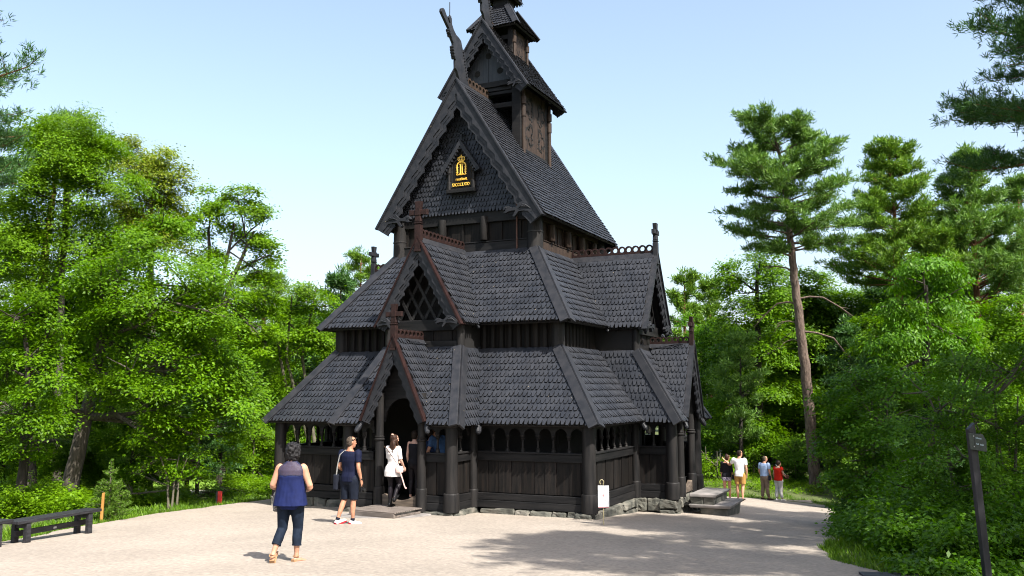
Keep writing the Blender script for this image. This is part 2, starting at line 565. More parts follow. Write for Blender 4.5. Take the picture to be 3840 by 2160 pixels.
def ring_crest(parent, p0, p1, k, r=0.085, th=0.05, name='ridge_crest', m='redbrown'):
    """pierced ridge board: a row of round holes between scalloped tops"""
    p0, p1 = Vector(p0), Vector(p1)
    d = (p1 - p0); L = d.length; d.normalize()
    side = d.cross(Vector((0, 0, 1))).normalized()
    up = Vector((0, 0, 1))
    up = (up - d * up.dot(d)).normalized()
    mb = MB()
    step = L / k
    rad = step / 2
    ro, ri = rad * 1.12, rad * 0.66
    n = 18
    for i in range(k):
        c = p0 + d * (step * (i + .5)) + up * rad
        vs, fs = [], []
        for s in (-1, 1):
            for q in (ri, ro):
                for j in range(n):
                    t = 2 * PI * j / n
                    vs.append(tuple(c + d * (math.cos(t) * q) + up * (math.sin(t) * q) + side * (th / 2 * s + (0.002 * s * (i % 2)))))
        for j in range(n):
            j2 = (j + 1) % n
            fs += [(j, j2, n + j2, n + j), (2 * n + j, 3 * n + j, 3 * n + j2, 2 * n + j2), (j, 2 * n + j, 2 * n + j2, j2), (n + j, n + j2, 3 * n + j2, 3 * n + j)]
        mb.add(vs, fs)
    mb.bar(p0 + up * 0.01, p1 + up * 0.01, th * 1.25, 0.06)
    return mb.build(name, m, parent)

def cross(parent, base, T, s=1.0, m='redbrown', name='cross'):
    """gable finial: post with rings, flaring arms"""
    x, y, z = base
    def tf(a, b, c): return T(x + a * s, y + b * s, z + c * s)
    mb = MB(tf)
    def fr(z0, w0, z1, w1, t=.07):
        mb.hexa([(-w0, -t, z0), (w0, -t, z0), (w0, t, z0), (-w0, t, z0), (-w1, -t, z1), (w1, -t, z1), (w1, t, z1), (-w1, t, z1)])
    fr(-.42, .095, .30, .10, .085)
    fr(.302, .075, .33, .075, .07)
    fr(.332, .11, .37, .11, .09)
    fr(.372, .09, .39, .09, .075)
    fr(.392, .11, .58, .075, .075)
    fr(.58, .09, .77, .09, .09)
    fr(.77, .075, 1.0, .115, .07)
    for sg in (-1, 1):
        mb.hexa([(sg * .09, -.06, .605), (sg * .30, -.06, .585), (sg * .30, .06, .585), (sg * .09, .06, .605),
                 (sg * .09, -.06, .735), (sg * .30, -.06, .755), (sg * .30, .06, .755), (sg * .09, .06, .735)])
    fr(-.49, .11, -.42, .11, .10)
    return mb.build(name, m, parent, bevel=0.008)

def barge(parent, T, b, hw, z0, z1, w, k, amp, red=False, name='bargeboard'):
    """carved gable board: three stacked layers with a stepped, scalloped inner edge"""
    out = []
    for sg in (-1, 1):
        mb = MB(T)
        tip, apx = Vector((sg * hw, 0, z0)), Vector((0, 0, z1))
        d = apx - tip; L = d.length; d.normalize()
        inn = Vector((-sg * d.z * sg * sg, 0, 0))
        inn = Vector((-d.z, 0, d.x)) if sg > 0 else Vector((d.z, 0, -d.x))     # towards the inside of the gable
        if inn.z > 0: inn = -inn
        for li, (wf, of) in enumerate(((1.0, 0.0), (0.76, 0.032), (0.54, 0.062), (0.22, 0.085))):
            pts = [(tip.x, tip.z), (apx.x, apx.z)]
            ns = k * 8
            innr = []
            for i in range(ns + 1):
                t = i / ns                                    # apex to tip
                c = apx - d * (L * t)
                ph = (t * k) % 1.0
                sc_ = (1 - ph) ** 0.6 if ph > 0.28 else 0.45 + 0.55 * math.sin(ph / 0.28 * PI / 2)
                ww = w * wf + (amp * (0.25 + sc_) if li < 3 else 0) - amp * .6
                q = c + inn * ww
                if sg * q.x < 0: q = Vector((0, 0, q.z))
                innr.append((q.x, q.z))
            # keep the inner line from folding behind the apex
            first = next((i for i, p in enumerate(innr) if abs(p[0]) > 1e-6), 0)
            if first > 0:
                innr = [(0.0, innr[first][1] - abs(innr[first][0]) * d.z / max(.05, abs(d.x)) * -1.0)] + innr[first:]
            poly = [(x, b + of, z) for x, z in pts] + [(x, b + of, z) for x, z in innr]
            mb.prism(poly, (0, 1, 0), 0.032 if li else 0.05)
        out.append(mb.build(name, 'board', parent))
        # covering strip over the outer edge
        cb = MB(T)
        q0, q1 = tip - inn * 0.035 - d * .02, apx - inn * 0.035
        q1 = Vector((0, 0, z1 + 0.035 / max(.2, abs(inn.z))))
        a0, a1 = (q0.x, b - .07, q0.z), (q1.x, b - .07, q1.z)
        thv = inn * 0.05
        cb.hexa([(a0[0], b - .10, a0[2]), (a1[0], b - .10, a1[2]), (a1[0], b + .14, a1[2]), (a0[0], b + .14, a0[2]),
                 (a0[0] + thv.x, b - .10, a0[2] + thv.z), (a1[0], b - .10, a1[2] - .06), (a1[0], b + .14, a1[2] - .06), (a0[0] + thv.x, b + .14, a0[2] + thv.z)])
        cb.build('gable_edge_strip', 'rededge' if red else 'board', parent)
    return out

BEAST = [(0, .02), (.10, .12), (.22, .20), (.36, .26), (.48, .25), (.55, .16), (.62, .10), (.74, .10), (.84, .15), (.93, .17), (1.0, .12), (1.05, .06), (1.03, .03), (.97, .05), (.96, .01), (1.03, -.03), (.95, -.06), (.86, -.02), (.74, .0), (.62, .0),
         (.66, -.08), (.72, -.16), (.66, -.20), (.60, -.14), (.52, -.04), (.36, -.03), (.18, -.06), (.04, -.10)]
def beast(parent, T, b, x, z, s, sg):
    """carved winged beast stretching inwards from the foot of a bargeboard"""
    mb = MB(T)
    mb.prism([(x - sg * px * s, b, z + pz * s) for px, pz in BEAST], (0, 1, 0), 0.10 * s + .03)
    for i in range(4):
        mb.tube([(x - sg * s * (.10 + .05 * i), b + .10 * s + .03, z + s * (.02 + .015 * i)), (x - sg * s * (.26 + .05 * i), b + .11 * s + .04, z + s * (.14 - .01 * i)), (x - sg * s * (.42 + .035 * i), b + .10 * s + .03, z + s * (.20 - .045 * i))], [.012 * s, .022 * s, .012 * s], 5)
    mb.tube([(x - sg * s * .93, b + .10 * s + .02, z + s * .11), (x - sg * s * .93, b + .13 * s + .03, z + s * .11)], .025 * s, 6)
    return mb.build('carved_beast', 'board', parent, bevel=0.01)

def column(parent, x, y, z0, z1, r=0.155, rd=0.19, hd=0.40, ring=None, name='column'):
    mb = MB()
    prof = [(r, hd - .02), (r * .995, z1 * .4), (r * .96, z1 - z0)]
    if ring:
        prof = [(r, hd - .02), (r * .98, ring - .05), (r * 1.18, ring - .035), (r * 1.22, ring), (r * 1.0, ring + .02), (r * 1.14, ring + .05), (r * .92, ring + .07), (r * .95, z1 - z0)]
    mb.lathe(prof, (x, y, z0), 20)
    o = mb.build(name, 'mast', parent, smooth=True)
    db = MB()
    db.lathe([(rd * 1.02, -.02), (rd * 1.03, hd * .5), (rd, hd - .035), (rd * .97, hd - .01), (rd * .9, hd), (r * .9, hd + .002)], (x, y, z0), 20)
    db.build('column_base', 'mast', o, smooth=True)
    return o

def baluster(T, a, b, z0, z1, r=.045):
    h = z1 - z0
    mb = MB()
    x, y, _ = T(a, b, 0)
    mb.lathe([(r * 1.25, 0), (r * 1.25, h * .07), (r * .95, h * .14), (r * 1.1, h * .2), (r * .62, h * .24), (r * .60, h * .5), (r * .66, h * .68), (r * 1.15, h * .72), (r * .85, h * .76), (r * 1.3, h * .82), (r * 1.0, h * .87), (r * 1.35, h * .93), (r * 1.35, h)], (x, y, z0), 10)
    return mb

def bay(parent, T, a0, a1, b, n, knots=True, out=1):
    """one gallery bay: sill, planks, rail, arcade of n openings, head beam; b is the outer plane"""
    w = a1 - a0
    mb = MB(T)
    x = a0
    i = 0
    while x < a1 - .02:
        pw = min(0.27 + 0.06 * ((i * 37) % 5) / 5, a1 - x)
        if a1 - x - pw < .1: pw = a1 - x
        mb.box(x + .004, x + pw - .004, b - .09 - .016 * (i % 2), b - .035 - .016 * (i % 2), .34, 1.10)
        x += pw; i += 1
    wall = mb.build('gallery_wall', 'plank', parent)
    s = MB(T)
    s.box(a0, a1, b - .13, b + .02, .16, .32)
    s.box(a0, a1, b - .13, b + .035, -.02, .155)
    s.build('sill_beam', 'beam', wall, bevel=.012)
    r = MB(T)
    r.box(a0, a1, b - .13, b + .01, 1.08, 1.255)
    r.box(a0, a1, b - .14, b + .03, 1.258, 1.30)
    r.build('rail', 'beam', wall, bevel=.01)
    h = MB(T)
    h.box(a0, a1, b - .10, b - .002, 1.875, 2.02)
    h.build('head_beam', 'beam', wall)
    # arch board: one piece with n round-headed openings
    ab = MB(T)
    sp = w / n
    rr = sp * .5 - .045
    for k in range(n):
        c = a0 + sp * (k + .5)
        zc = 1.845 - rr
        left, right = c - sp / 2, c + sp / 2
        pts = [(left, b - .03, 1.874), (left, b - .03, zc - .02)]
        for j in range(13):
            t = PI - PI * j / 12
            pts.append((c + rr * math.cos(t), b - .03, zc + rr * math.sin(t)))
        pts += [(right, b - .03, zc - .02), (right, b - .03, 1.874)]
        ab.prism(pts, (0, -1, 0), .05)
    ab.build('arch_board', 'beam', wall)
    for k in range(1, n):
        bb = baluster(T, a0 + sp * k, b - .055, 1.30, 1.845 - rr)
        bb.build('baluster', 'mast', wall, smooth=True)
    return wall

def make_side(ch, T, P, crossmat='redbrown', red=True, cs=.86):
    A, E1A, MA, E2A, UA = P['A'], P['E1A'], P['MA'], P['E2A'], P['UA']
    Wc, E1, Mw, E2, U, p, Pw, G, Q, Zr = (P[k] for k in ('Wc', 'E1', 'Mw', 'E2', 'U', 'p', 'Pw', 'G', 'Q', 'Zr'))
    pe = p + (E1 - Wc)
    Pe = Pw + .28
    sl = (ZT - ZL)
    # --- lower roofs
    for sg in (-1, 1):
        shingle_roof('lower_roof', [(sg * pe, E1, ZL), (sg * E1A, E1, ZL), (sg * MA, Mw, ZT), (sg * PM, Mw, ZT)], ch, T=T, e=.195, w=.115)
        shingle_roof('porch_side_roof', [(sg * pe, Pe, ZL), (sg * pe, E1, ZL), (sg * PM, Mw, ZT), (sg * PM, PMB, ZT)], ch, T=T, e=.195, w=.115)
        ax = .96
        shingle_roof('porch_front_roof', [(sg * ax, Pe, ZL), (sg * pe, Pe, ZL), (sg * PM, PMB, ZT), (sg * .09, PMB, ZT)], ch, T=T, e=.195, w=.115)
        # porch hip
        n1 = nrm(T(sg * pe, Pe, ZL), T(sg * pe, E1, ZL), T(sg * PM, Mw, ZT))
        n2 = nrm(T(sg * .5, Pe, ZL), T(sg * pe, Pe, ZL), T(sg * PM, PMB, ZT))
        dd = (Vector((sg * pe, Pe, ZL)) - Vector((sg * PM, PMB, ZT))).normalized() * .04
        hip_board(ch, T(sg * PM, PMB, ZT), T(sg * pe + dd.x, Pe + dd.y, ZL + dd.z), n1, n2)
        # valley board with a spout
        vb = MB(T)
        q0, q1 = Vector((sg * (PM + .0), Mw, ZT + .05)), Vector((sg * pe, E1, ZL + .05))
        dv = (q1 - q0).normalized()
        vb.bar(q0, q1 + dv * .05, .09, .05)
        vb.tube([q1 - dv * .3 - Vector((0, 0, .04)), q1 + dv * .06 - Vector((0, 0, .06)), q1 + dv * .18 - Vector((0, 0, .08)), q1 + dv * .22 - Vector((0, 0, .085))], [.06, .085, .07, .03], 10)
        vb.build('valley_board', 'board', ch)
    # main hip (right hand corner of this side)
    nA = nrm(T(0, E1, ZL), T(1, E1, ZL), T(1, Mw, ZT))
    nB = nrm(T(E1A, 0, ZL), T(E1A, 1, ZL), T(MA, 1, ZT))
    dd = (Vector((E1A, E1, ZL)) - Vector((MA, Mw, ZT))).normalized() * .05
    hip_board(ch, T(MA, Mw, ZT), T(E1A + dd.x, E1 + dd.y, ZL + dd.z), nA, nB, w=.17)
    nA = nrm(T(0, E2, ZM), T(1, E2, ZM), T(1, U, ZU))
    nB = nrm(T(E2A, 0, ZM), T(E2A, 1, ZM), T(UA, 1, ZU))
    dd = (Vector((E2A, E2, ZM)) - Vector((UA, U, ZU))).normalized() * .05
    hip_board(ch, T(UA, U, ZU), T(E2A + dd.x, E2 + dd.y, ZM + dd.z), nA, nB, w=.17)
    # --- middle roofs with the transept gable
    g0 = 1.22
    for sg in (-1, 1):
        shingle_roof('middle_roof', [(sg * g0, E2, ZM), (sg * E2A, E2, ZM), (sg * UA, U, ZU), (0, U, ZU)], ch, T=T, e=.195, w=.115)
        shingle_roof('transept_roof', [(sg * g0, G, ZM - .03), (sg * g0, E2, ZM - .03), (0, U, Zr), (0, G, Zr)], ch, T=T, e=.195, w=.115)
        vb = MB(T)
        q0, q1 = Vector((0, U, Zr + .05)), Vector((sg * g0, E2, ZM + .04))
        dv = (q1 - q0).normalized()
        vb.bar(q0 + dv * .25, q1 + dv * .04, .08, .05)
        vb.tube([q1 - dv * .2 - Vector((0, 0, .04)), q1 + dv * .05 - Vector((0, 0, .05)), q1 + dv * .12 - Vector((0, 0, .06))], [.05, .06, .03], 8)
        vb.build('valley_board', 'board', ch)
    rb = MB(T)
    rb.prism([(-.13, G + .04, Zr - .06), (0, G + .04, Zr + .14), (.13, G + .04, Zr - .06)], (0, -1, 0), G - U + .02)
    rb.build('ridge_board', 'board', ch)
    ring_crest(ch, T(0, G - .02, Zr + .12), T(0, U + .04, Zr + .12), 12)
    barge(ch, T, G, g0, ZM - .05, Zr + .06, .27, 9, .075, red=red)
    for sg in (-1, 1):
        beast(ch, T, G + .06, sg * (g0 - .05), ZM - .0, .62, sg)
    cross(ch, (0, G + .06, Zr + .14), T, cs, crossmat)
    # --- mid transept wall, lattice
    mw = MB(T)
    x, i = -PM, 0
    while x < PM - .02:
        pw = .265
        mw.box(x + .004, x + pw - .004, PMB - .10 - .02 * (i % 2), PMB - .04 - .02 * (i % 2), 3.6, 4.25)
        x += pw; i += 1
    tw = mw.build('transept_wall', 'plank', ch)
    bm_ = MB(T)
    bm_.box(-PM - .05, PM + .05, PMB - .12, PMB + .03, 4.22, 4.50)
    bm_.box(-PM, PM, PMB - .12, PMB + .02, 3.78, 3.96)
    bm_.build('wall_beam', 'beam', tw, bevel=.01)
    lat = MB(T)
    za, zb = 4.50, 6.1
    for k in range(-3, 4):
        for sg in (-1, 1):
            # diagonals clipped to the gable triangle |x| <= .95*(zt - z)/(zt - za)
            zt, hwid = 6.2, 1.0
            m_ = sg * .58                                    # dx/dz
            x0 = k * .36
            pts = []
            for j in range(41):
                z = za + (zt - za) * j / 40
                xx = x0 + m_ * (z - za)
                if abs(xx) <= hwid * (zt - z) / (zt - za) + .02: pts.append((xx, z))
            if len(pts) > 3:
                lat.bar((pts[0][0], PMB - .02 - .012 * (sg + 1), pts[0][1]), (pts[-1][0], PMB - .02 - .012 * (sg + 1), pts[-1][1]), .07, .022, up=(0, 1, 0)) if False else None
                a_, c_ = Vector((pts[0][0], PMB + .0 - .013 * (sg + 1), pts[0][1])), Vector((pts[-1][0], PMB + .0 - .013 * (sg + 1), pts[-1][1]))
                dn = (c_ - a_).normalized()
                nn = Vector((-dn.z, 0, dn.x)) * .036
                lat.prism([tuple(a_ - nn), tuple(c_ - nn), tuple(c_ + nn), tuple(a_ + nn)], (0, -1, 0), .024)
    lat.build('gable_lattice', 'beam', tw)
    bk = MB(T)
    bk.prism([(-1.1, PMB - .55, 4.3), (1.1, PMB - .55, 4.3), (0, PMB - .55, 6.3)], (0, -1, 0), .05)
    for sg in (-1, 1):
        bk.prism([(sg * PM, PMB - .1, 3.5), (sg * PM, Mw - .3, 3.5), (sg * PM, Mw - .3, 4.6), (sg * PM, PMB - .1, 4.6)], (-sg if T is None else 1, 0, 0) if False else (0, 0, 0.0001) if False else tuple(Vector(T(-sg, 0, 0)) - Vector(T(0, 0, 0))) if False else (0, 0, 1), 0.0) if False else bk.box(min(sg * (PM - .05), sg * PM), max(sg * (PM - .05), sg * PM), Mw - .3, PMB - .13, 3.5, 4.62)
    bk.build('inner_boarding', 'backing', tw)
    for sg in (-1, 1):
        x, y, _ = T(sg * (PM - .02), PMB - .04, 0)
        mm = MB(); mm.lathe([(.105, 0), (.10, .9)], (x, y, 3.55), 14)
        mm.build('corner_mast', 'mast', ch, smooth=True)
    # --- middle main wall (aisle wall) and its corner mast
    for sg in (-1, 1):
        w2 = MB(T)
        x, i = PM, 0
        while x < MA - .05:
            pw = min(.24, MA - x)
            xa, xb = sorted((sg * x, sg * (x + pw)))
            w2.box(xa + .003, xb - .003, Mw - .16, Mw - .10, 3.4, 4.66)
            cx = (xa + xb) / 2
            w2.tube([(cx, Mw - .10, 3.4), (cx, Mw - .10, 4.66)], pw * .40, 8)
            x += pw; i += 1
        w2.build('aisle_wall', 'plank', ch)
        w3 = MB(T)
        xa, xb = sorted((sg * PM, sg * MA))
        w3.box(xa, xb, Mw - .12, Mw + .0, 4.46, 4.64)
        w3.build('wall_plate', 'beam', ch)
    x, y, _ = T(MA - .06, Mw - .06, 0)
    mm = MB(); mm.lathe([(.17, 0), (.16, 1.35)], (x, y, 3.4), 18)
    mm.build('corner_mast', 'mast', ch, smooth=True)
    # nave wall behind the gallery
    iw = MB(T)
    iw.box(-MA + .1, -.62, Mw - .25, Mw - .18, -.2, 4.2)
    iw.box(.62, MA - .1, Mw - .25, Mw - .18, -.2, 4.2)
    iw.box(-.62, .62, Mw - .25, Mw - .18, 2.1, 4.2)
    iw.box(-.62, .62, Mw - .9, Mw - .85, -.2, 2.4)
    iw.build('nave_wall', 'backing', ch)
    fl = MB(T)
    fl.box(-A + .1, A - .1, Mw - .15, Wc - .14, .10, .16)
    fl.box(-p + .05, p - .05, Wc - .14, Pw - .1, .10, .158)
    fl.build('gallery_floor', 'plank', ch)
    # --- gallery bays
    n = 7
    bay(ch, T, p + .10, A - .12, Wc - .02, n)
    bay(ch, T, -A + .12, -p - .10, Wc - .02, n)
    for sg in (-1, 1):
        # porch side bay: local frame turned a quarter
        def TS(a, b, z, sg=sg): return T(sg * b, (Wc + Pw) / 2 + a * -sg, z) if False else T(sg * b, a, z)
        bay(ch, TS, Wc + .09, Pw - .12, p - .02, 2)
        bay(ch, T, *(sorted((sg * .72, sg * (p - .11)))), Pw - .02, 2)
    cols = [(A, Wc, .155, .19), (p, Wc, .105, .125), (-p, Wc, .105, .125), (p, Pw, .15, .185), (-p, Pw, .15, .185)]
    for (a, b, r, rd) in cols:
        x, y, _ = T(a, b, 0)
        column(ch, x, y, 0, ZL + .06, r, rd)
    for sg in (-1, 1):
        x, y, _ = T(.06 + sg * .585, Pw + .02, 0)
        column(ch, x, y, -.02, ZL + .75, .105, .128, .50, ring=1.62, name='portal_column')
    # --- portal gable
    za = 3.95
    for sg in (-1, 1):
        q = .87
        yb = Pe - (Pe - PMB) * (2.06 - ZL) / (ZT - ZL)
        shingle_roof('portal_roof', [(sg * q, Q, 2.06), (sg * q, yb, 2.06), (sg * .04, PMB + .02, za - .05), (0, Q, za)], ch, T=T, e=.18, w=.105)
        vb = MB(T)
        q0, q1 = Vector((sg * .06, PMB + .05, za - .05)), Vector((sg * .93, Pe - .02, ZL + .02))
        dv = (q1 - q0).normalized()
        vb.bar(q0, q1, .075, .06)
        vb.tube([q1 - dv * .2 - Vector((0, 0, .02)), q1 + dv * .05 - Vector((0, 0, .04)), q1 + dv * .15 - Vector((0, 0, .05)), q1 + dv * .18 - Vector((0, 0, .055))], [.05, .07, .055, .03], 9)
        vb.build('valley_board', 'board', ch)
    rb = MB(T)
    rb.prism([(-.10, Q + .03, za - .06), (0, Q + .03, za + .09), (.10, Q + .03, za - .06)], (0, -1, 0), Q - PMB)
    rb.build('ridge_board', 'board', ch)
    ring_crest(ch, T(0, Q - .02, za + .07), T(0, PMB + .04, za + .07), 7)
    barge(ch, T, Q, .87, 2.04, za + .04, .21, 8, .062, red=red)
    cross(ch, (0, Q + .05, za + .10), T, cs * .86, 'redbrown')
    # arch board
    ab = MB(T)
    r = .50; zc = 1.98
    pts = [(.06 + .70, Pw - .08, 2.0), (.06 + .70, Pw - .08, 2.42), (.06, Pw - .08, 3.78), (.06 - .70, Pw - .08, 2.42), (.06 - .70, Pw - .08, 2.0), (.06 - r, Pw - .08, 1.98)]
    for j in range(1, 20):
        t = PI - PI * j / 20
        pts.append((.06 + r * math.cos(t), Pw - .08, zc + r * 1.15 * math.sin(t)))
    pts.append((.06 + r, Pw - .08, 1.98))
    ab.prism(pts, (0, -1, 0), .05)
    ab.build('portal_arch', 'beam', ch)
    th = MB(T)
    prof = [(-.46, .02), (.58, .02), (.58, .30), (.46, .30), (.30, .22), (.06, .17), (-.16, .21), (-.34, .31), (-.46, .31)]
    th.prism([(x_, Pw - .06, z_) for x_, z_ in prof], (0, 1, 0), .12)
    th.build('threshold', 'threshold', ch, bevel=.015)
    # --- foundation stones
    fs = MB(T)
    rnd = random.Random(int(Wc * 100) + int(A * 10))
    def stones(a0, a1, b, along):
        x = a0
        while x < a1 - .05:
            w = min(rnd.uniform(.35, .95), a1 - x)
            x_, y_, _ = T(x + w / 2, b, 0) if along else T(b, x + w / 2, 0)
            g = gz(x_, y_) - .12
            rows = [(-.03, g)] if -.03 - g < .42 else [(-.03, (-.03 + g) / 2 + .02), ((-.03 + g) / 2, g)]
            for zt, zb in rows:
                o1, o2 = rnd.uniform(.06, .16), rnd.uniform(-.03, .03)
                def jj(): return rnd.uniform(-.025, .025)
                q = [(x + .008 + jj(), b - .3, zb), (x + w - .008 + jj(), b - .3, zb), (x + w - .012 + jj(), b + o1 + jj(), zb), (x + .012 + jj(), b + o1 + jj(), zb),
                     (x + .01, b - .3, zt), (x + w - .01, b - .3, zt), (x + w - .015 + jj(), b + o1 - .02 + jj(), zt + jj()), (x + .015 + jj(), b + o1 - .02 + jj(), zt + jj())]
                if along: fs.hexa(q)
                else: fs.hexa([(sgn * bb, aa, zz) for aa, bb, zz in q])
            x += w
    sgn = 1
    stones(p + .2, A + .2, Wc, True); stones(-A - .2, -p - .2, Wc, True)
    stones(-p - .22, p + .22, Pw, True)
    for sgn in (-1, 1):
        stones(Wc - .1, Pw + .15, p, False)
    f = fs.build('foundation', 'stone', ch, bevel=.03)
    tx = bpy.data.textures.get('rough') or bpy.data.textures.new('rough', 'CLOUDS')
    tx.noise_scale = .12
    sb_ = f.modifiers.new('sub', 'SUBSURF'); sb_.subdivision_type = 'SIMPLE'; sb_.levels = 2; sb_.render_levels = 2
    dm = f.modifiers.new('rough', 'DISPLACE'); dm.texture = tx; dm.strength = .085; dm.texture_coords = 'GLOBAL'

def text_mesh(parent, name, s, size, loc, m, depth=.012, sx=1.0, sheary=0.0):
    cu = bpy.data.curves.new(name, 'FONT')
    cu.body = s
    cu.size = size
    cu.extrude = depth
    cu.align_x = 'CENTER'
    cu.offset = 0
    o = bpy.data.objects.new(name, cu)
    COL.objects.link(o)
    dg = bpy.context.evaluated_depsgraph_get()
    me = bpy.data.meshes.new_from_object(o.evaluated_get(dg))
    bpy.data.objects.remove(o)
    me.materials.clear()
    me.materials.append(M[m])
    for v in me.vertices:
        x, y, z = v.co
        v.co = (x * sx, -z, y)
    ob = bpy.data.objects.new(name, me)
    COL.objects.link(ob)
    ob.parent = parent
    ob.location = loc
    return ob

def make_plaque(ch):
    y = -2.46
    mb = MB()
    pts = [(-.27, y, 8.26), (.27, y, 8.26), (.27, y, 8.85)]
    mb.prism([(-.36, y, 8.26), (.36, y, 8.26), (.36, y, 8.80), (0, y, 9.50), (-.36, y, 8.80)], (0, 1, 0), .10)
    pl = mb.build('royal_plaque', 'plank', ch)
    s = MB()
    s.box(-.44, .44, y - .10, y + .05, 8.15, 8.26)
    s.build('plaque_sill', 'beam', pl, bevel=.012)
    for sg in (-1, 1):
        c = MB()
        c.lathe([(.065, 0), (.065, .20), (.045, .22), (.045, .42), (.06, .43), (.06, .45), (.045, .46), (.06, .47), (.06, .49), (.05, .50), (.055, .72)], (sg * .375, y - .03, 8.26), 10)
        c.build('plaque_column', 'mast', pl, smooth=True)
        b = MB()
        b.hexa([(sg * .60, y - .12, 8.74), (sg * .54, y - .12, 8.70), (sg * .54, y + .02, 8.70), (sg * .60, y + .02, 8.74), (0, y - .12, 9.66), (0, y - .12, 9.50), (0, y + .02, 9.50), (0, y + .02, 9.66)] if False else
               [(sg * .62, y - .13, 8.76), (sg * .53, y - .13, 8.70), (sg * .53, y + .02, 8.70), (sg * .62, y + .02, 8.76), (sg * .0, y - .13, 9.64), (sg * .0, y - .13, 9.46), (sg * .0, y + .02, 9.46), (sg * .0, y + .02, 9.64)])
        # dentils
        for k in range(9):
            t = (k + .5) / 9
            cx, cz = sg * .50 * (1 - t), 8.70 + .76 * t
            b.box(cx - .022, cx + .022, y - .115, y - .02, cz - .05, cz + .01)
        b.build('plaque_gable_board', 'board', pl)
        # round head of the niche
    a = MB()
    prev = None
    pth = [(.30 * math.cos(PI * j / 14), y - .012, 8.86 + .26 * math.sin(PI * j / 14)) for j in range(15)]
    a.tube([(.30, y - .012, 8.30)] + pth + [(-.30, y - .012, 8.30)], .022, 6)
    a.build('niche_moulding', 'beam', pl)
    x = MB()
    x.box(-.022, .022, y - .05, y, 9.62, 9.90); x.box(-.10, .10, y - .05, y, 9.80, 9.84)
    x.build('plaque_cross', 'board', pl)
    # gilded monogram: crown over two facing letters and the numeral two
    g = MB()
    yy = y - .02
    def tb(p, r, n=6): g.tube([(q[0], yy, q[1]) for q in p], r, n)
    for sg in (-1, 1):
        tb([(sg * .01, 8.985), (sg * .05, 9.01), (sg * .105, 8.985), (sg * .135, 8.93), (sg * .135, 8.85), (sg * .125, 8.76), (sg * .13, 8.70), (sg * .15, 8.665), (sg * .12, 8.655), (sg * .07, 8.665), (0, 8.655)], [.012, .016, .02, .021, .022, .02, .016, .014, .012, .013, .013])
        for zz in (8.80, 8.87, 8.73):
            tb([(sg * .10, zz), (sg * .165, zz)], .011)
        tb([(sg * .028, 8.685), (sg * .028, 8.955)], .019)
        tb([(sg * .07, 8.69), (-sg * .0, 8.69)], .010); tb([(sg * .07, 8.955), (0, 8.955)], .010)
    for k in range(5):
        t = (k - 2) / 2
        tb([(t * .055, 9.03), (t * .105, 9.09), (t * .10, 9.145), (t * .03, 9.175)], [.012, .016, .016, .010])
    tb([(-.065, 9.025), (.065, 9.025)], .018)
    tb([(0, 9.17), (0, 9.225)], .010); tb([(-.022, 9.205), (.022, 9.205)], .008)
    g.build('gilded_monogram', 'gold', pl, smooth=True)
    text_mesh(pl, 'gilded_lettering', 'restituit', .118, (0, y - .012, 8.505), 'gold', sx=.95)
    text_mesh(pl, 'gilded_lettering', 'MDCCCLXXXV', .128, (0, y - .012, 8.345), 'gold', sx=.80)

DRAGON = [(-2.60, 11.20), (-2.80, 11.50), (-2.89, 11.56), (-2.90, 11.74), (-2.89, 11.92), (-2.96, 12.03), (-3.01, 12.13), (-3.02, 12.23), (-3.12, 12.32), (-3.19, 12.40), (-3.29, 12.45), (-3.25, 12.55), (-3.46, 12.70), (-3.60, 12.80), (-3.70, 12.88),
          (-3.68, 12.97), (-3.60, 13.02), (-3.52, 13.0), (-3.36, 12.83), (-3.25, 12.71), (-3.20, 12.74), (-3.29, 12.86), (-3.26, 12.92), (-3.18, 12.94), (-3.12, 12.90), (-3.10, 12.74), (-3.0, 12.62), (-2.86, 12.53), (-2.70, 12.50), (-2.58, 12.45), (-2.51, 12.30), (-2.42, 12.12), (-2.31, 11.77), (-2.2, 11.44), (-2.10, 11.28)]
def dragon(ch, dy, dz, s, y0=-2.65, z0=11.3):
    mb = MB()
    pts = [(-.04, dy + (y - y0) * s, dz + (z - z0) * s) for y, z in DRAGON]
    mb.prism(pts, (1, 0, 0), .08)
    o = mb.build('dragon_head', 'board', ch, bevel=.012)
    k = MB()
    spine = [(-3.02, 12.18), (-2.90, 11.88)]
    for (y, z) in [(-3.17, 12.40), (-3.21, 12.46), (-3.25, 12.52), (-3.03, 12.12), (-3.02, 12.05), (-3.0, 11.98), (-2.97, 11.91), (-2.94, 11.85)]:
        k.tube([(-.06, dy + (y - y0) * s, dz + (z - z0) * s), (.06, dy + (y - y0) * s, dz + (z - z0) * s)], .045 * s, 7)
    for i in range(10):                                            # mane notches along the back
        t = i / 9
        y, z = -2.44 + .24 * t, 12.15 - .72 * t
        k.bar((-.065, dy + (y - .03 - y0) * s, dz + (z + .04 - z0) * s), (.065, dy + (y - .03 - y0) * s, dz + (z + .04 - z0) * s), .035 * s, .09 * s, up=(0, .4, 1))
    k.build('carved_mane', 'board', o)
    return o

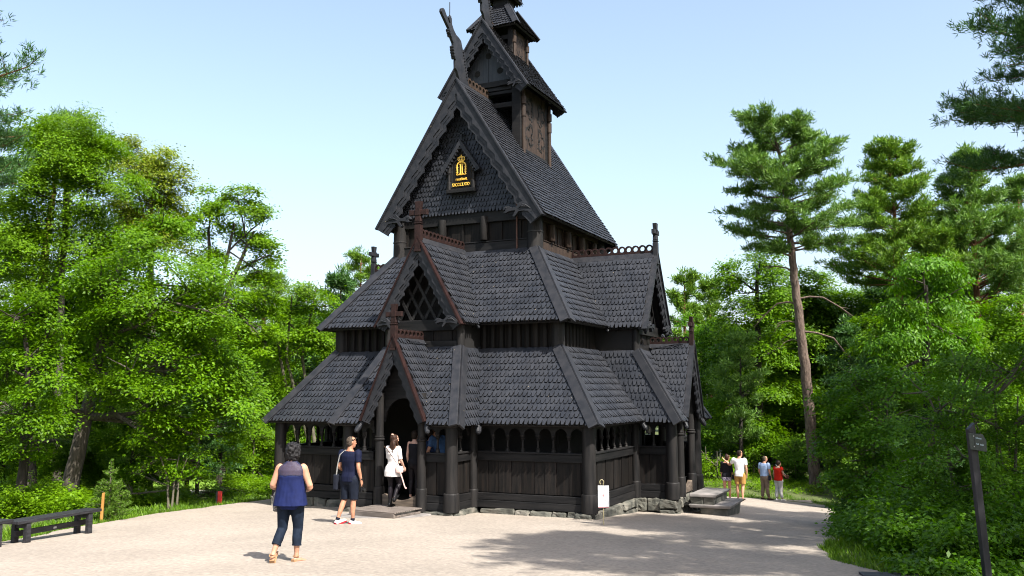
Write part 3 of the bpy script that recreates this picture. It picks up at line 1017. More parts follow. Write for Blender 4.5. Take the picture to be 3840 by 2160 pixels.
def make_upper(ch):
    W, YF, YB, ZA = 2.54, -2.71, 3.17, 11.22
    ux, uy0, uy1 = 2.16, -2.30, 2.80
    for sg in (-1, 1):
        shingle_roof('upper_roof', [(sg * W, YF, ZE), (sg * W, YB, ZE), (0, YB, ZA), (0, YF, ZA)], ch, e=.124, w=.108, th=.024)
    rb = MB()
    rb.prism([(-.14, YF, ZA - .10), (0, YF, ZA + .12), (.14, YF, ZA - .10)], (0, 1, 0), YB - YF)
    rb.build('ridge_board', 'board', ch)
    ring_crest(ch, (0, YF + .15, ZA + .10), (0, -.86, ZA + .10), 8, m='brown')
    ring_crest(ch, (0, 1.35, ZA + .10), (0, YB - .15, ZA + .10), 8, m='brown')
    for T, gb in ((T_west, -YF), (T_east, YB - 2 * Y0)):
        barge(ch, T, gb, W, ZE - .04, ZA + .06, .40, 11, .10)
        for sg in (-1, 1):
            beast(ch, T, gb - .02, sg * (W - .22), ZE + .12, .86, sg)
    # verge boards seen from the side
    # shingled gables
    for T, gb, ow in ((T_west, 2.30, (0, -1, 0)), (T_east, 2.3, (0, 1, 0))):
        h0 = 7.62
        hw = 2.30 * (10.95 - h0) / (10.95 - 7.32)
        shingle_roof('gable_wall', [(-hw, gb, h0), (hw, gb, h0), (0, gb, 10.95)], ch, e=.146, w=.105, th=.03, T=T, outward=ow)
    dragon(ch, -2.65, 11.3, 1.0)
    dragon(ch, -1.08, 13.6, .93)
    # upper walls
    for T, hw, b, logs in ((T_west, ux, 2.30, (-.68, .62)), (T_south, 2.55, 2.16, (-1.55, -.35, .75, 1.8)), (T_east, ux, 2.30, (-.68, .62)), (T_north, 2.55, 2.16, (-1.55, .35))):
        mb = MB(T)
        x, i = -hw, 0
        while x < hw - .05:
            pw = min((.30, .24, .36, .28)[i % 4], hw - x)
            mb.box(x + .005, x + pw - .005, b - .14 - .018 * (i % 2), b - .08 - .018 * (i % 2), 6.3, 7.7)
            if i % 2: mb.box(x - .03, x + .03, b - .085, b - .05, 6.3, 7.5)
            x += pw; i += 1
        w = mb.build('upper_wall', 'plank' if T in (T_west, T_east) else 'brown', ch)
        bb = MB(T)
        bb.box(-hw, hw, b - .11, b + .01, 7.30, 7.62)
        bb.box(-hw, hw, b - .11, b + .012, 6.46, 6.74)
        bb.box(-hw, hw, b - .12, b + .03, 6.745, 6.78)
        bb.build('wall_beam', 'beam' if T in (T_west, T_east) else 'brown', w, bevel=.012)
        for a in logs:
            lg = MB()
            x_, y_, _ = T(a, b + .02, 0)
            top = 7.46 if T in (T_west, T_east) else 7.25
            lg.lathe([(.10, 0), (.115, .02), (.112, top - 6.80)], (x_, y_, 6.80), 14)
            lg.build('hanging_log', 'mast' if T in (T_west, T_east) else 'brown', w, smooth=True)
    for sx in (-1, 1):
        for y in (uy0 + .08, uy1 - .08):
            mm = MB()
            mm.lathe([(.215, 0), (.20, 1.3)], (sx * (ux - .06), y, 6.2), 20)
            o = mm.build('corner_mast', 'mast', ch, smooth=True)
            bd = MB(); bd.lathe([(.214, 0), (.222, .004), (.222, .026), (.214, .03)], (sx * (ux - .06), y, 6.92), 20)
            bd.build('iron_band', 'iron', o)
    cb = MB()
    cb.tube([(1.62, -2.36, 8.05), (1.62, -2.345, 7.4), (1.62, -2.345, 6.5)], .022, 6)
    cb.build('lightning_cable', 'rust', ch)
    core = MB()
    core.box(-1.9, 1.9, -2.05, 2.55, 4.5, 7.3)
    core.build('inner_core', 'backing', ch)
    # ---------------- belfry
    yc = .23
    bp = 1.06
    bf = empty('belfry', (0, 0, 0)); bf.parent = ch
    for sx in (-1, 1):
        for sy in (-1, 1):
            mb = MB()
            px, py = sx * (bp - .15), yc + sy * (bp - .15)
            mb.box(px - .15, px + .15, py - .15, py + .15, 9.2, 11.75)
            mb.build('belfry_post', 'brown' if False else 'beam', bf, bevel=.02)
            rc = MB()
            rc.lathe([(.058, 0), (.055, 1.35), (.075, 1.36), (.075, 1.66), (.045, 1.67), (.045, 1.72), (.08, 1.73), (.08, 1.95), (.05, 1.96), (.05, 2.2)], (sx * (bp + .04), yc + sy * (bp - .10), 9.3), 12)
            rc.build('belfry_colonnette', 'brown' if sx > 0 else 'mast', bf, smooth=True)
    for T, b in ((T_west, bp - yc), (T_east, bp - .27)):
        mb = MB(T)
        for z0, z1, pr in ((11.40, 11.50, .0), (11.51, 11.62, .03), (11.0, 11.15, -.02)):
            mb.box(-bp + .30, bp - .30, b - .22, b + pr - .02, z0, z1)
        mb.box(-bp - .2, bp + .2, b - .2, b + .05, 11.63, 11.80)
        mb.box(-.36, -.16, b - .12, b + .10, 11.50, 11.62); mb.box(.42, .70, b - .12, b + .12, 11.62, 11.76)
        mb.build('belfry_beam', 'beam', bf, bevel=.01)
        po = MB(T); po.box(-.38, -.22, b - .16, b + .02, 10.2, 11.5); po.build('belfry_stud', 'beam', bf)
        # plank gable with three round holes drawn as black discs
        gp = MB(T)
        H = 13.35
        for i in range(6):
            x0, x1 = -1.05 + .35 * i, -1.05 + .35 * (i + 1)
            f_ = lambda x: 11.8 + (H - 11.8) * max(0, 1 - abs(x) / 1.12)
            pts = [(x0 + .003, b - .01 - .008 * (i % 2), 11.8), (x1 - .003, b - .01 - .008 * (i % 2), 11.8), (x1 - .003, b - .01 - .008 * (i % 2), f_(x1))]
            if x0 < 0 < x1: pts.append((0, b - .01 - .008 * (i % 2), f_(0)))
            pts.append((x0 + .003, b - .01 - .008 * (i % 2), f_(x0)))
            gp.prism(pts, (0, -1, 0), .05)
        gg = gp.build('gable_planking', 'gableboard', bf)
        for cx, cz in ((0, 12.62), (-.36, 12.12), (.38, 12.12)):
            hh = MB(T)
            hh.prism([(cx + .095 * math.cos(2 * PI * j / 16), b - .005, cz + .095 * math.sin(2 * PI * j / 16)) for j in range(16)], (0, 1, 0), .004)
            hh.build('sound_hole_shade', 'black', gg)  # solid disc; its black paints the shade inside a hole
        br = MB(T)
        br.bar((-.95, b + .02, 11.95), (-.10, b + .02, 13.1), .05, .09)
        br.build('gable_brace', 'beam', bf)
    for T in (T_south, T_north):
        mb = MB(T)
        w = bp - .24
        for i in range(5):
            a0 = -w + 2 * w / 5 * i
            mb.box(a0 + .002, a0 + 2 * w / 5 - .002, bp - .06 - .004 * (i % 2), bp - .02 - .004 * (i % 2), 9.75, 11.62)
        pn = mb.build('carved_panel', 'brown', bf)
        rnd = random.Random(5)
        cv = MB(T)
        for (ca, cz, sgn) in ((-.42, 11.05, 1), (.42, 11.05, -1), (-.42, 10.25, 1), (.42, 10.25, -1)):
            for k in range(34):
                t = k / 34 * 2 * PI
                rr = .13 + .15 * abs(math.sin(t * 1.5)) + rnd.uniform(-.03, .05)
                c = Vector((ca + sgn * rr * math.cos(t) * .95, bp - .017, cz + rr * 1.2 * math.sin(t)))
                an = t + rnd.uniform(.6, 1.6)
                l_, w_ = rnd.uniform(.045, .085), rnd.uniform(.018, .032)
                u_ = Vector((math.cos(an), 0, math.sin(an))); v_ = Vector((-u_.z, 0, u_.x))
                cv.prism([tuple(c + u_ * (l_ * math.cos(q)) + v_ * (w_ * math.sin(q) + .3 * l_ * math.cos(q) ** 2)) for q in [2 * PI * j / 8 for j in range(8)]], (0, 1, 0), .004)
        cv.build('tracery_hole_shade', 'black', pn)  # raised black shapes; their colour stands for shade inside the piercings
        rl = MB(T)
        rl.box(-w, w, bp - .10, bp + .02, 9.55, 9.74)
        rl.build('panel_rail', 'beam', bf, bevel=.01)
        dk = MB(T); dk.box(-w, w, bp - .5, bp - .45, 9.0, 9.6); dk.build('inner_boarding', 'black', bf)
    # belfry roof
    bw, by0, by1, bz, bza = 1.445, -1.13, 1.59, 11.45, 13.53
    for sg in (-1, 1):
        shingle_roof('belfry_roof', [(sg * bw, by0, bz), (sg * bw, by1, bz), (0, by1, bza), (0, by0, bza)], bf, e=.125, w=.11, th=.02)
    barge(bf, T_west, -by0, bw, bz - .03, bza + .05, .30, 10, .075)
    barge(bf, T_east, by1 - 2 * Y0, bw, bz - .03, bza + .05, .30, 10, .075)
    for sg in (-1, 1):
        beast(bf, T_west, -by0 + .03, sg * (bw - .12), bz + .06, .5, sg)
    ring_crest(bf, (0, by0 + .1, bza + .04), (0, yc - .55, bza + .04), 4, m='brown')
    # turret
    tp = .55
    for sx in (-1, 1):
        for sy in (-1, 1):
            mb = MB()
            px, py = sx * (tp - .08), yc + sy * (tp - .08)
            mb.box(px - .08, px + .08, py - .08, py + .08, 12.3, 13.66)
            mb.build('turret_post', 'beam', bf, bevel=.012)
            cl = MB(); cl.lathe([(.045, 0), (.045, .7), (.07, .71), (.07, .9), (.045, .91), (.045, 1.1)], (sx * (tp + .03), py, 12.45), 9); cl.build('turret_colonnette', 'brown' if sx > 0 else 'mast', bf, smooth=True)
    for T, b in ((T_west, tp - yc), (T_east, tp - .27)):
        mb = MB(T)
        mb.box(-tp + .16, tp - .16, b - .14, b - .02, 13.28, 13.42)
        mb.box(-tp + .16, tp - .16, b - .14, b - .02, 12.78, 12.9)
        mb.build('turret_beam', 'beam', bf)
    for T in (T_south, T_north):
        mb = MB(T)
        mb.box(-tp + .16, tp - .16, tp - .05, tp - .02, 12.72, 13.62)
        pn = mb.build('carved_panel', 'brown', bf)
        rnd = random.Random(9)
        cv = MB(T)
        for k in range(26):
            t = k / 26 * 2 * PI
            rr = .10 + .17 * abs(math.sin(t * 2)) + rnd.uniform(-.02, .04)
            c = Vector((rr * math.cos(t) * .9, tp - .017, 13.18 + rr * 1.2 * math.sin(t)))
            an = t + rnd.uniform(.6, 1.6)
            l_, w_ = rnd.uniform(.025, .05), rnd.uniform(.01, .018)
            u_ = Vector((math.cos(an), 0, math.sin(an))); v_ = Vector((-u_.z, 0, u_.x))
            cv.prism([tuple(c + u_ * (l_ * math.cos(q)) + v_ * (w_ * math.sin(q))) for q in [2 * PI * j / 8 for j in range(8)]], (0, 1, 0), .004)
        cv.build('tracery_hole_shade', 'black', pn)  # panel stays solid, the dark of the openings is painted on
        rl = MB(T); rl.box(-tp + .16, tp - .16, tp - .09, tp + .0, 12.60, 12.70); rl.build('panel_rail', 'beam', bf)
        dk = MB(T); dk.box(-tp + .16, tp - .16, tp - .3, tp - .27, 12.2, 12.62); dk.build('inner_boarding', 'black', bf)
    te, tn, z0, z1 = .78, .26, 13.62, 14.42
    for T in ('w', 's', 'e', 'n'):
        TT = {'w': lambda a, b, z: (a, yc - b, z), 's': lambda a, b, z: (b, yc + a, z), 'e': lambda a, b, z: (-a, yc + b, z), 'n': lambda a, b, z: (-b, yc - a, z)}[T]
        shingle_roof('turret_roof', [(-te, te, z0), (te, te, z0), (tn, tn, z1), (-tn, tn, z1)], bf, e=.115, w=.10, th=.02, T=TT)
        nA, nB = nrm(TT(-te, te, z0), TT(te, te, z0), TT(tn, tn, z1)), nrm(TT(te, te, z0), TT(te, -te, z0), TT(tn, -tn, z1))
        hip_board(bf, TT(tn, tn, z1), TT(te + .02, te + .02, z0 - .03), nA, nB, w=.085, th=.03)
        t3 = .42
        shingle_roof('spire_roof', [(-t3, t3, 14.72), (t3, t3, 14.72), (0.03, .03, 16.4), (-.03, .03, 16.4)], bf, e=.115, w=.09, th=.018, T=TT)
    nk = MB()
    nk.loft([[(sx * r, yc + sy * r, z) for sx, sy in ((-1, -1), (1, -1), (1, 1), (-1, 1))] for r, z in ((.33, 14.38), (.28, 14.46), (.24, 14.54), (.24, 14.80))])
    nk.build('turret_neck', 'beam', bf)
    sp = MB(); sp.lathe([(.07, 0), (.05, .3), (.09, .36), (.03, .44), (.02, .9), (.005, 1.2)], (0, yc, 16.35), 10); sp.build('spire_finial', 'iron', bf, smooth=True)
    bell = MB(); bell.lathe([(.26, 0), (.24, .06), (.18, .2), (.15, .36), (.08, .44)], (0.1, yc, 10.75), 16); bell.build('church_bell', 'iron', bf, smooth=True)
    rod = MB(); rod.tube([(0, -3.18, 12.9), (0, -3.18, 13.35)], .012, 5); rod.tube([(-.05, -3.18, 12.92), (0, -3.18, 13.0), (.05, -3.18, 12.92)], .008, 5); rod.build('lightning_rod', 'iron', ch)

def make_church():
    ch = empty('stave_church', (0, 0, 0), 'tall black tarred stave church with tiered shingled roofs and dragon heads', 'church')
    make_side(ch, T_west, SIDE_W)
    make_side(ch, T_south, SIDE_S, 'board', False, .78)
    make_side(ch, T_north, SIDE_S, 'board', False, .78)
    make_side(ch, T_east, SIDE_W, 'board', False)
    make_upper(ch)
    make_plaque(ch)
    return ch
# ================================================================== vegetation
F2 = 2276.9
_yaw, _pit, _rol = 0.4407, 0.1139, -0.0027
_r = Vector((math.cos(_yaw), math.sin(_yaw), 0)); _fh = Vector((-math.sin(_yaw), math.cos(_yaw), 0))
_fw = _fh * math.cos(_pit) + Vector((0, 0, 1)) * math.sin(_pit)
_up = Vector((0, 0, 1)) * math.cos(_pit) - _fh * math.sin(_pit)
def sight(u, v, d):
    """the point d metres out along the bearing u, v (survey notes taken from the viewpoint)"""
    return CAM + (_fw + _r * ((u - 1288) / F2) - _up * ((v - 724.5) / F2)) * d
def foot(u, d):
    p = sight(u, 1040, d)
    return Vector((p.x, p.y, gz(p.x, p.y)))

def quads(name, P, m, parent=None):
    """P: (n,4,3) array of little faces -> one mesh"""
    n, k = P.shape[0], P.shape[1]
    me = bpy.data.meshes.new(name)
    me.vertices.add(n * k)
    me.vertices.foreach_set('co', P.reshape(-1).astype(np.float32))
    me.loops.add(n * k)
    me.loops.foreach_set('vertex_index', np.arange(n * k, dtype=np.int32))
    me.polygons.add(n)
    me.polygons.foreach_set('loop_start', np.arange(0, n * k, k, dtype=np.int32))
    me.update(calc_edges=True)
    me.materials.append(M[m] if isinstance(m, str) else m)
    o = bpy.data.objects.new(name, me)
    COL.objects.link(o)
    if parent is not None: o.parent = parent
    return o

def unit(a):
    return a / np.maximum(1e-9, np.linalg.norm(a, axis=-1, keepdims=True))

def leaf_quads(rg, C, out, n, spread, size, flat=.38, width=.62, droop=.25, jitter=.75):
    """n leaves round every clump centre C"""
    N = len(C)
    tilt = unit(np.stack([out[:, 0] * .5, out[:, 1] * .5, np.ones(N) * 1.0], -1) + rg.normal(0, .25, (N, 3)))
    ref = unit(np.cross(tilt, rg.normal(0, 1, (N, 3))))
    ref2 = np.cross(tilt, ref)
    a = rg.normal(0, 1, (N, n, 3))
    pos = C[:, None, :] + (ref[:, None, :] * a[..., 0:1] + ref2[:, None, :] * a[..., 1:2] + tilt[:, None, :] * a[..., 2:3] * flat) * spread
    nrm_ = unit(tilt[:, None, :] + rg.normal(0, jitter * .34, (N, n, 3)))
    radial = pos - C[:, None, :]
    ax = unit(radial + rg.normal(0, spread * .6, (N, n, 3)))
    ax = unit(ax - nrm_ * (ax * nrm_).sum(-1, keepdims=True))
    ax = unit(ax + np.array([0, 0, -droop]))
    sd = unit(np.cross(ax, nrm_))
    s = size * rg.uniform(.65, 1.25, (N, n, 1))
    b = pos - ax * s * .5
    t = pos + ax * s * .5
    mid = pos + nrm_ * s * .06
    l = mid + sd * s * width * .5 - ax * s * .06
    r = mid - sd * s * width * .5 - ax * s * .06
    return np.stack([b, r, t, l], 2).reshape(-1, 4, 3)

def sample_lobes(rg, lobes, dens, shell=.45, rough=.22):
    """lobes: (cx,cy,cz,rx,ry,rz) -> clump centres and outward directions"""
    Cs, Os = [], []
    for L in lobes:
        c, r = np.array(L[:3]), np.array(L[3:6])
        area = PI * max(r[0], r[1]) * r[2]
        n = max(6, int(dens * area))
        per = 11                                             # clumps on one bough
        nb = max(2, n // per)
        d = unit(rg.normal(0, 1, (nb, 3)))
        rho = rg.uniform(0, 1, nb) ** shell
        # uneven outline: bumps and bites from a few random directions
        K = unit(rg.normal(0, 1, (14, 3)))
        w = rg.uniform(-1, 1, 14)
        bump = (np.maximum(0, d @ K.T - .55) / .45 * w).sum(1)
        bc = c + d * r * (rho * (1 + rough * bump))[:, None]
        keep = rg.uniform(0, 1, nb) < np.clip(1.0 + .9 * bump, .25, 1)
        bc, d = bc[keep], d[keep]
        # every bough is a tilted, flattened spray of clumps
        k = len(bc)
        up_ = unit(np.stack([d[:, 0] * .55, d[:, 1] * .55, np.ones(k)], -1) + rg.normal(0, .18, (k, 3)))
        t1 = unit(np.cross(up_, rg.normal(0, 1, (k, 3)))); t2 = np.cross(up_, t1)
        br = np.minimum(1.0, .30 * (r[0] * r[1] * r[2]) ** (1 / 3)) * rg.uniform(.7, 1.3, k)
        g = rg.normal(0, 1, (k, per, 3)) * np.array([.62, .62, .17])
        p = bc[:, None, :] + (t1[:, None, :] * g[..., 0:1] + t2[:, None, :] * g[..., 1:2] + up_[:, None, :] * g[..., 2:3]) * br[:, None, None]
        p[..., 2] -= .22 * (g[..., 0] ** 2 + g[..., 1] ** 2) * br[:, None]
        Cs.append(p.reshape(-1, 3)); Os.append(np.repeat(d, per, 0))
    return np.concatenate(Cs), np.concatenate(Os)

def limb(mb, a, b, r0, r1, rnd, bend=.12, n=6, sides=7, sag=0.0):
    a, b = Vector(a), Vector(b)
    L = (b - a).length
    pts, rs = [], []
    off = Vector((0, 0, 0))
    for i in range(n + 1):
        t = i / n
        if 0 < i < n: off = off + Vector((rnd.uniform(-1, 1), rnd.uniform(-1, 1), rnd.uniform(-.6, .6))) * (bend * L / n)
        p = a.lerp(b, t) + off * (1 - abs(2 * t - 1) ** 3 * .6) + Vector((0, 0, sag * L * math.sin(t * PI)))
        pts.append(p); rs.append(r0 + (r1 - r0) * t)
    mb.tube(pts, rs, sides)
    return pts

def tree_root(name, loc, label, cat, group):
    return empty(name, loc, label, cat, group)

def broadleaf(name, label, base, lobes, leafm, barkm, trunk, seed=1, dens=20, n=20, spread=.26, size=.17, twigs=40, group=None, cat='tree', limbs=True, droop=.25, shell=.45, rough=.25, width=.62, trunk_r=.2):
    """base: world point; lobes: list of world (point, rx, ry, rz); trunk: list of world points or list of such lists"""
    rg = np.random.default_rng(seed); rnd = random.Random(seed)
    dens, n, size, spread = dens * 2.5, int(n * 1.75), size * .60, spread * .84
    base = Vector(base)
    root = tree_root(name, base, label, cat, group)
    Ls = [(*(Vector(p) - base), rx, ry, rz) for p, rx, ry, rz in lobes]
    C, O = sample_lobes(rg, Ls, dens, shell, rough)
    mb = MB()
    stems = trunk if trunk and isinstance(trunk[0], (list, tuple)) and not isinstance(trunk[0], Vector) and hasattr(trunk[0][0], '__len__') else [trunk]
    tops = []
    for st in stems:
        st = [Vector(p) - base for p in st]
        full = []
        for i in range(len(st) - 1):
            for k in range(4):
                t = k / 4
                full.append(st[i].lerp(st[i + 1], t) + Vector((rnd.uniform(-1, 1), rnd.uniform(-1, 1), 0)) * trunk_r * .12)
        full.append(st[-1])
        rs = [trunk_r * (1.25 if i == 0 else 1.0) * (1 - .72 * i / (len(full) - 1)) for i in range(len(full))]
        mb.tube(full, rs, 9)
        tops.append((full, rs))
    if limbs:
        for L in Ls:
            full, rs = tops[rnd.randrange(len(tops))]
            i = min(range(len(full)), key=lambda j: (full[j] - Vector(L[:3])).length + rnd.uniform(0, 1.5) + (3 if j < len(full) * .3 else 0))
            i = max(1, min(i, len(full) - 2)) if len(full) > 2 else 0
            e = Vector(L[:3])
            pts = limb(mb, full[i], e, rs[i] * .6, .025, rnd, sides=6)
            for q in range(3):
                s = pts[rnd.randrange(2, len(pts))]
                d = Vector((rnd.uniform(-1, 1) * L[3], rnd.uniform(-1, 1) * L[4], rnd.uniform(-.3, 1) * L[5])) * .8
                limb(mb, s, e + d, .03, .008, rnd, sides=4, n=4)
        for q in range(twigs):
            j = rnd.randrange(len(C))
            full, rs = tops[rnd.randrange(len(tops))]
            c = Vector(C[j])
            lob = min(Ls, key=lambda L: (Vector(L[:3]) - c).length)
            limb(mb, Vector(lob[:3]), c, .02, .006, rnd, sides=4, n=3)
    mb.build('trunk', barkm, root, smooth=True)
    quads('crown', leaf_quads(rg, C, O, n, spread, size, droop=droop, width=width), leafm, root)
    return root

def needle_tufts(rg, C, D, n, ln, wd, cone=.75):
    """needle sprays: n blades round each direction D at C"""
    N = len(C)
    v = unit(D[:, None, :] + rg.normal(0, cone, (N, n, 3)))
    s = np.cross(v, unit(rg.normal(0, 1, (N, n, 3))))
    s = unit(s)
    l = ln * rg.uniform(.7, 1.2, (N, n, 1))
    b = C[:, None, :] + rg.normal(0, ln * .22, (N, n, 3))
    m = b + v * l * .5
    t = b + v * l
    return np.stack([b, m + s * wd * .5, t, m - s * wd * .5], 2).reshape(-1, 4, 3)

def pine(name, label, path, crown, needlem, barkm, seed=1, r=.25, n_br=46, reach=2.6, tuft=.26, blades=11, width=.034, group=None, cat='pine tree', dead=(), rise=.25, per=9, extra=None, crownshape=None, uptop=True, side=None, tiers=8, jit=.6, inner=.38):
    """Scots pine. path: trunk points (world); crown: (t0, t1) part of the trunk carrying green branches"""
    rg = np.random.default_rng(seed); rnd = random.Random(seed)
    base = Vector(path[0])
    root = tree_root(name, base, label, cat, group)
    st = [Vector(p) - base for p in path]
    full = []
    for i in range(len(st) - 1):
        for k in range(8):
            full.append(st[i].lerp(st[i + 1], k / 8) + Vector((rnd.uniform(-1, 1), rnd.uniform(-1, 1), 0)) * r * .10)
    full.append(st[-1])
    def along(t):
        x = t * (len(full) - 1); i = min(int(x), len(full) - 2)
        return full[i].lerp(full[i + 1], x - i)
    rad = lambda t: r * (1.0 - .86 * t) * (1.18 if t < .02 else 1)
    mb = MB()
    mb.tube(full, [rad(i / (len(full) - 1)) for i in range(len(full))], 10)
    C, D = [], []
    t0, t1 = crown
    shape = crownshape or (lambda q: (.55 + .45 * math.sin(min(1, q * 1.15) * PI)) * (1 - .45 * q))
    for i in range(n_br):
        q = (i + rnd.random()) / n_br
        if tiers: q = min(.99, (math.floor(q * tiers) + rnd.random() * jit) / tiers)
        t = t0 + (t1 - t0) * q
        a = i * 2.399 + rnd.uniform(-.5, .5)
        if side is not None and rnd.random() < .5: a = side + rnd.uniform(-1.0, 1.0)
        L = reach * shape(q) * rnd.choice((.55, .8, .95, 1.1, 1.2))
        s = along(t)
        up = rise + .5 * q ** 2 + rnd.uniform(-.22, .2)
        e = s + Vector((math.cos(a), math.sin(a), up)).normalized() * L
        pts = limb(mb, s, e, max(.02, rad(t) * .38), .012, rnd, bend=.16, n=6, sides=5, sag=-.03)
        for k in range(per):
            f_ = inner + (1 - inner) * (k + rnd.random() * .6) / per
            x = f_ * 6; j = min(int(x), 5)
            p = pts[j].lerp(pts[j + 1], x - j)
            aa = a + rnd.choice((-1, 1)) * rnd.uniform(.3, 1.25)
            l2 = L * rnd.uniform(.14, .34) + .15
            e2 = p + Vector((math.cos(aa), math.sin(aa), rnd.uniform(-.05, .5))).normalized() * l2
            if k % 3 == 0: mb.tube([p, e2], [.012, .005], 3, cap=False)
            m_ = max(3, int(l2 / (tuft * .42)))
            for w in range(m_):
                g = (w + .7) / m_
                pp = p.lerp(e2, g) + Vector((rnd.gauss(0, .07), rnd.gauss(0, .07), rnd.gauss(0, .05)))
                C.append(pp); dd = (e2 - p).normalized() * .6 + Vector((rnd.gauss(0, .3), rnd.gauss(0, .3), .75))
                D.append(dd.normalized())
    if uptop:
        for k in range(26):
            pp = along(min(1, t1 - .03 + .04 * rnd.random())) + Vector((rnd.gauss(0, .25), rnd.gauss(0, .25), rnd.uniform(-.5, .35)))
            C.append(pp); D.append(Vector((rnd.gauss(0, .3), rnd.gauss(0, .3), 1)).normalized())
    for (t, dx, dy, dz, rr) in dead:                       # bare, grey-brown lower limbs
        s = along(t)
        m1 = s + Vector((dx * .45, dy * .45, dz * .2 + .25))
        e = s + Vector((dx, dy, dz))
        mb.tube([s, s.lerp(m1, .5) + Vector((0, 0, .08)), m1, m1.lerp(e, .5) + Vector((0, 0, .05)), e], [rr, rr * .85, rr * .7, rr * .5, rr * .15], 6)
        for k in range(2):
            f_ = rnd.uniform(.3, .8)
            p = m1.lerp(e, f_)
            mb.tube([p, p + Vector((dx * rnd.uniform(.05, .3), dy * rnd.uniform(.05, .3), rnd.uniform(-.5, .2)))], [rr * .35, rr * .1], 4)
    mb.build('trunk', barkm, root, smooth=True)
    C = np.array([tuple(c) for c in C]); D = np.array([tuple(c) for c in D])
    quads('crown', needle_tufts(rg, C, D, blades, tuft, width), needlem, root)
    return root

def spruce(name, label, base, h, rbase, needlem, seed=3, group=None, tiers=None):
    rg = np.random.default_rng(seed); rnd = random.Random(seed)
    root = tree_root(name, base, label, 'spruce', group)
    mb = MB(); mb.tube([(0, 0, 0), (0, 0, h)], [.03 + h * .008, .006], 6)
    C, D = [], []
    tiers = tiers or int(h * 8)
    for i in range(tiers):
        q = (i + .5) / tiers
        z = h * (.04 + .9 * q)
        if q > .72 and i % 2: continue
        L = rbase * (1 - q) ** .9 + .05
        k = 7 if q < .7 else 5
        for j in range(k):
            a = 2 * PI * j / k + i * 1.1 + rnd.uniform(-.2, .2)
            e = Vector((math.cos(a) * L, math.sin(a) * L, z + L * rnd.uniform(.05, .45)))
            s = Vector((0, 0, z))
            mb.tube([s, e], [.010, .004], 4, cap=False)
            m_ = max(2, int(L / .05))
            for w in range(m_):
                p = s.lerp(e, (w + .6) / m_)
                sd = Vector((-math.sin(a), math.cos(a), 0)) * rnd.uniform(-1, 1) * L * .28 * (1 - w / m_)
                C.append(p + sd); D.append((e - s).normalized())
    for w in range(14):
        C.append(Vector((0, 0, h * (.72 + .28 * w / 13)))); D.append(Vector((rnd.gauss(0, .4), rnd.gauss(0, .4), .6)).normalized())
    mb.build('trunk', 'twig', root)
    quads('crown', needle_tufts(rg, np.array([tuple(c) for c in C]), np.array([tuple(c) for c in D]), 20, .07, .014, cone=.55), needlem, root)
    return root

def copy_tree(src, loc, rz, sc_=1.0, label=None, group=None):
    r = src.copy(); COL.objects.link(r)
    r.location = loc; r.rotation_euler = (0, 0, rz); r.scale = (sc_, sc_, sc_)
    if label: r['label'] = label
    if group: r['group'] = group
    for c in list(src.children):
        k = c.copy(); COL.objects.link(k); k.parent = r
    return r

def plant_mats():
    M['leaf_maple'] = leaf_mat('maple_leaf', (0.0489, 0.1267, 0.0008), (0.1108, 0.2183, 0.0013))
    M['leaf_ash'] = leaf_mat('ash_leaf', (0.0681, 0.1554, 0.0008), (0.1382, 0.2512, 0.0013))
    M['leaf_linden'] = leaf_mat('linden_leaf', (0.0928, 0.1529, 0.0064), (0.1904, 0.2270, 0.0166))
    M['leaf_light'] = leaf_mat('light_leaf', (0.0619, 0.1424, 0.0019), (0.1227, 0.2273, 0.0028))
    M['leaf_hazel'] = leaf_mat('hazel_leaf', (0.0393, 0.1248, 0.0019), (0.0856, 0.1969, 0.0028))
    M['leaf_shrub'] = leaf_mat('shrub_leaf', (0.0490, 0.1385, 0.0039), (0.1007, 0.2106, 0.0064))
    M['leaf_bright'] = leaf_mat('bright_leaf', (0.0614, 0.1552, 0.0051), (0.0986, 0.2048, 0.0089))
    M['leaf_under'] = leaf_mat('undergrowth_leaf', (0.0759, 0.1643, 0.0024), (0.1388, 0.2532, 0.0037))
    M['leaf_weed'] = leaf_mat('weed_leaf', (0.0346, 0.1038, 0.0019), (0.0719, 0.1658, 0.0028))
    M['leaf_dark'] = leaf_mat('wood_leaf', (0.0362, 0.0958, 0.0012), (0.0784, 0.1587, 0.0019))
    M['leaf_pine'] = leaf_mat('pine_needle', (0.040, 0.105, 0.014), (0.120, 0.215, 0.034), transl=.25)
    M['leaf_pine_dark'] = leaf_mat('dark_pine_needle', (0.0156, 0.0598, 0.0117), (0.0585, 0.1300, 0.0260), transl=.2)
    M['leaf_pine_yellow'] = leaf_mat('warm_pine_needle', (0.0442, 0.1170, 0.0078), (0.1365, 0.2340, 0.0182), transl=.25)
    M['leaf_spruce'] = leaf_mat('spruce_needle', (0.045, 0.110, 0.008), (0.11, 0.19, 0.02), transl=.25)
    M['blade'] = leaf_mat('grass_blade', (0.0488, 0.1239, 0.0044), (0.1281, 0.2242, 0.0132), transl=.4)
    M['bark'] = mat('grey_brown_bark', (0.030, 0.026, 0.020), (0.085, 0.072, 0.056), 5, (3, 3, .6), rough=.9, bump=.9, detail=8, bdist=.05)
    M['bark_dark'] = mat('dark_bark', (0.012, 0.010, 0.008), (0.040, 0.032, 0.024), 5, (3, 3, .6), rough=.9, bump=.9, detail=8, bdist=.05)
    M['bark_pine'] = mat('pine_bark', (0.050, 0.034, 0.026), (0.135, 0.098, 0.076), 4, (3, 3, .9), rough=.9, bump=1.0, detail=8, bdist=.06)
    M['bark_red'] = mat('red_pine_bark', (0.085, 0.038, 0.018), (0.17, 0.078, 0.036), 4, (3, 3, .9), rough=.9, bump=.9, detail=8, bdist=.05)
    M['twig'] = mat('twig_bark', (0.05, 0.045, 0.03), (0.09, 0.08, 0.055), 6, rough=.9)

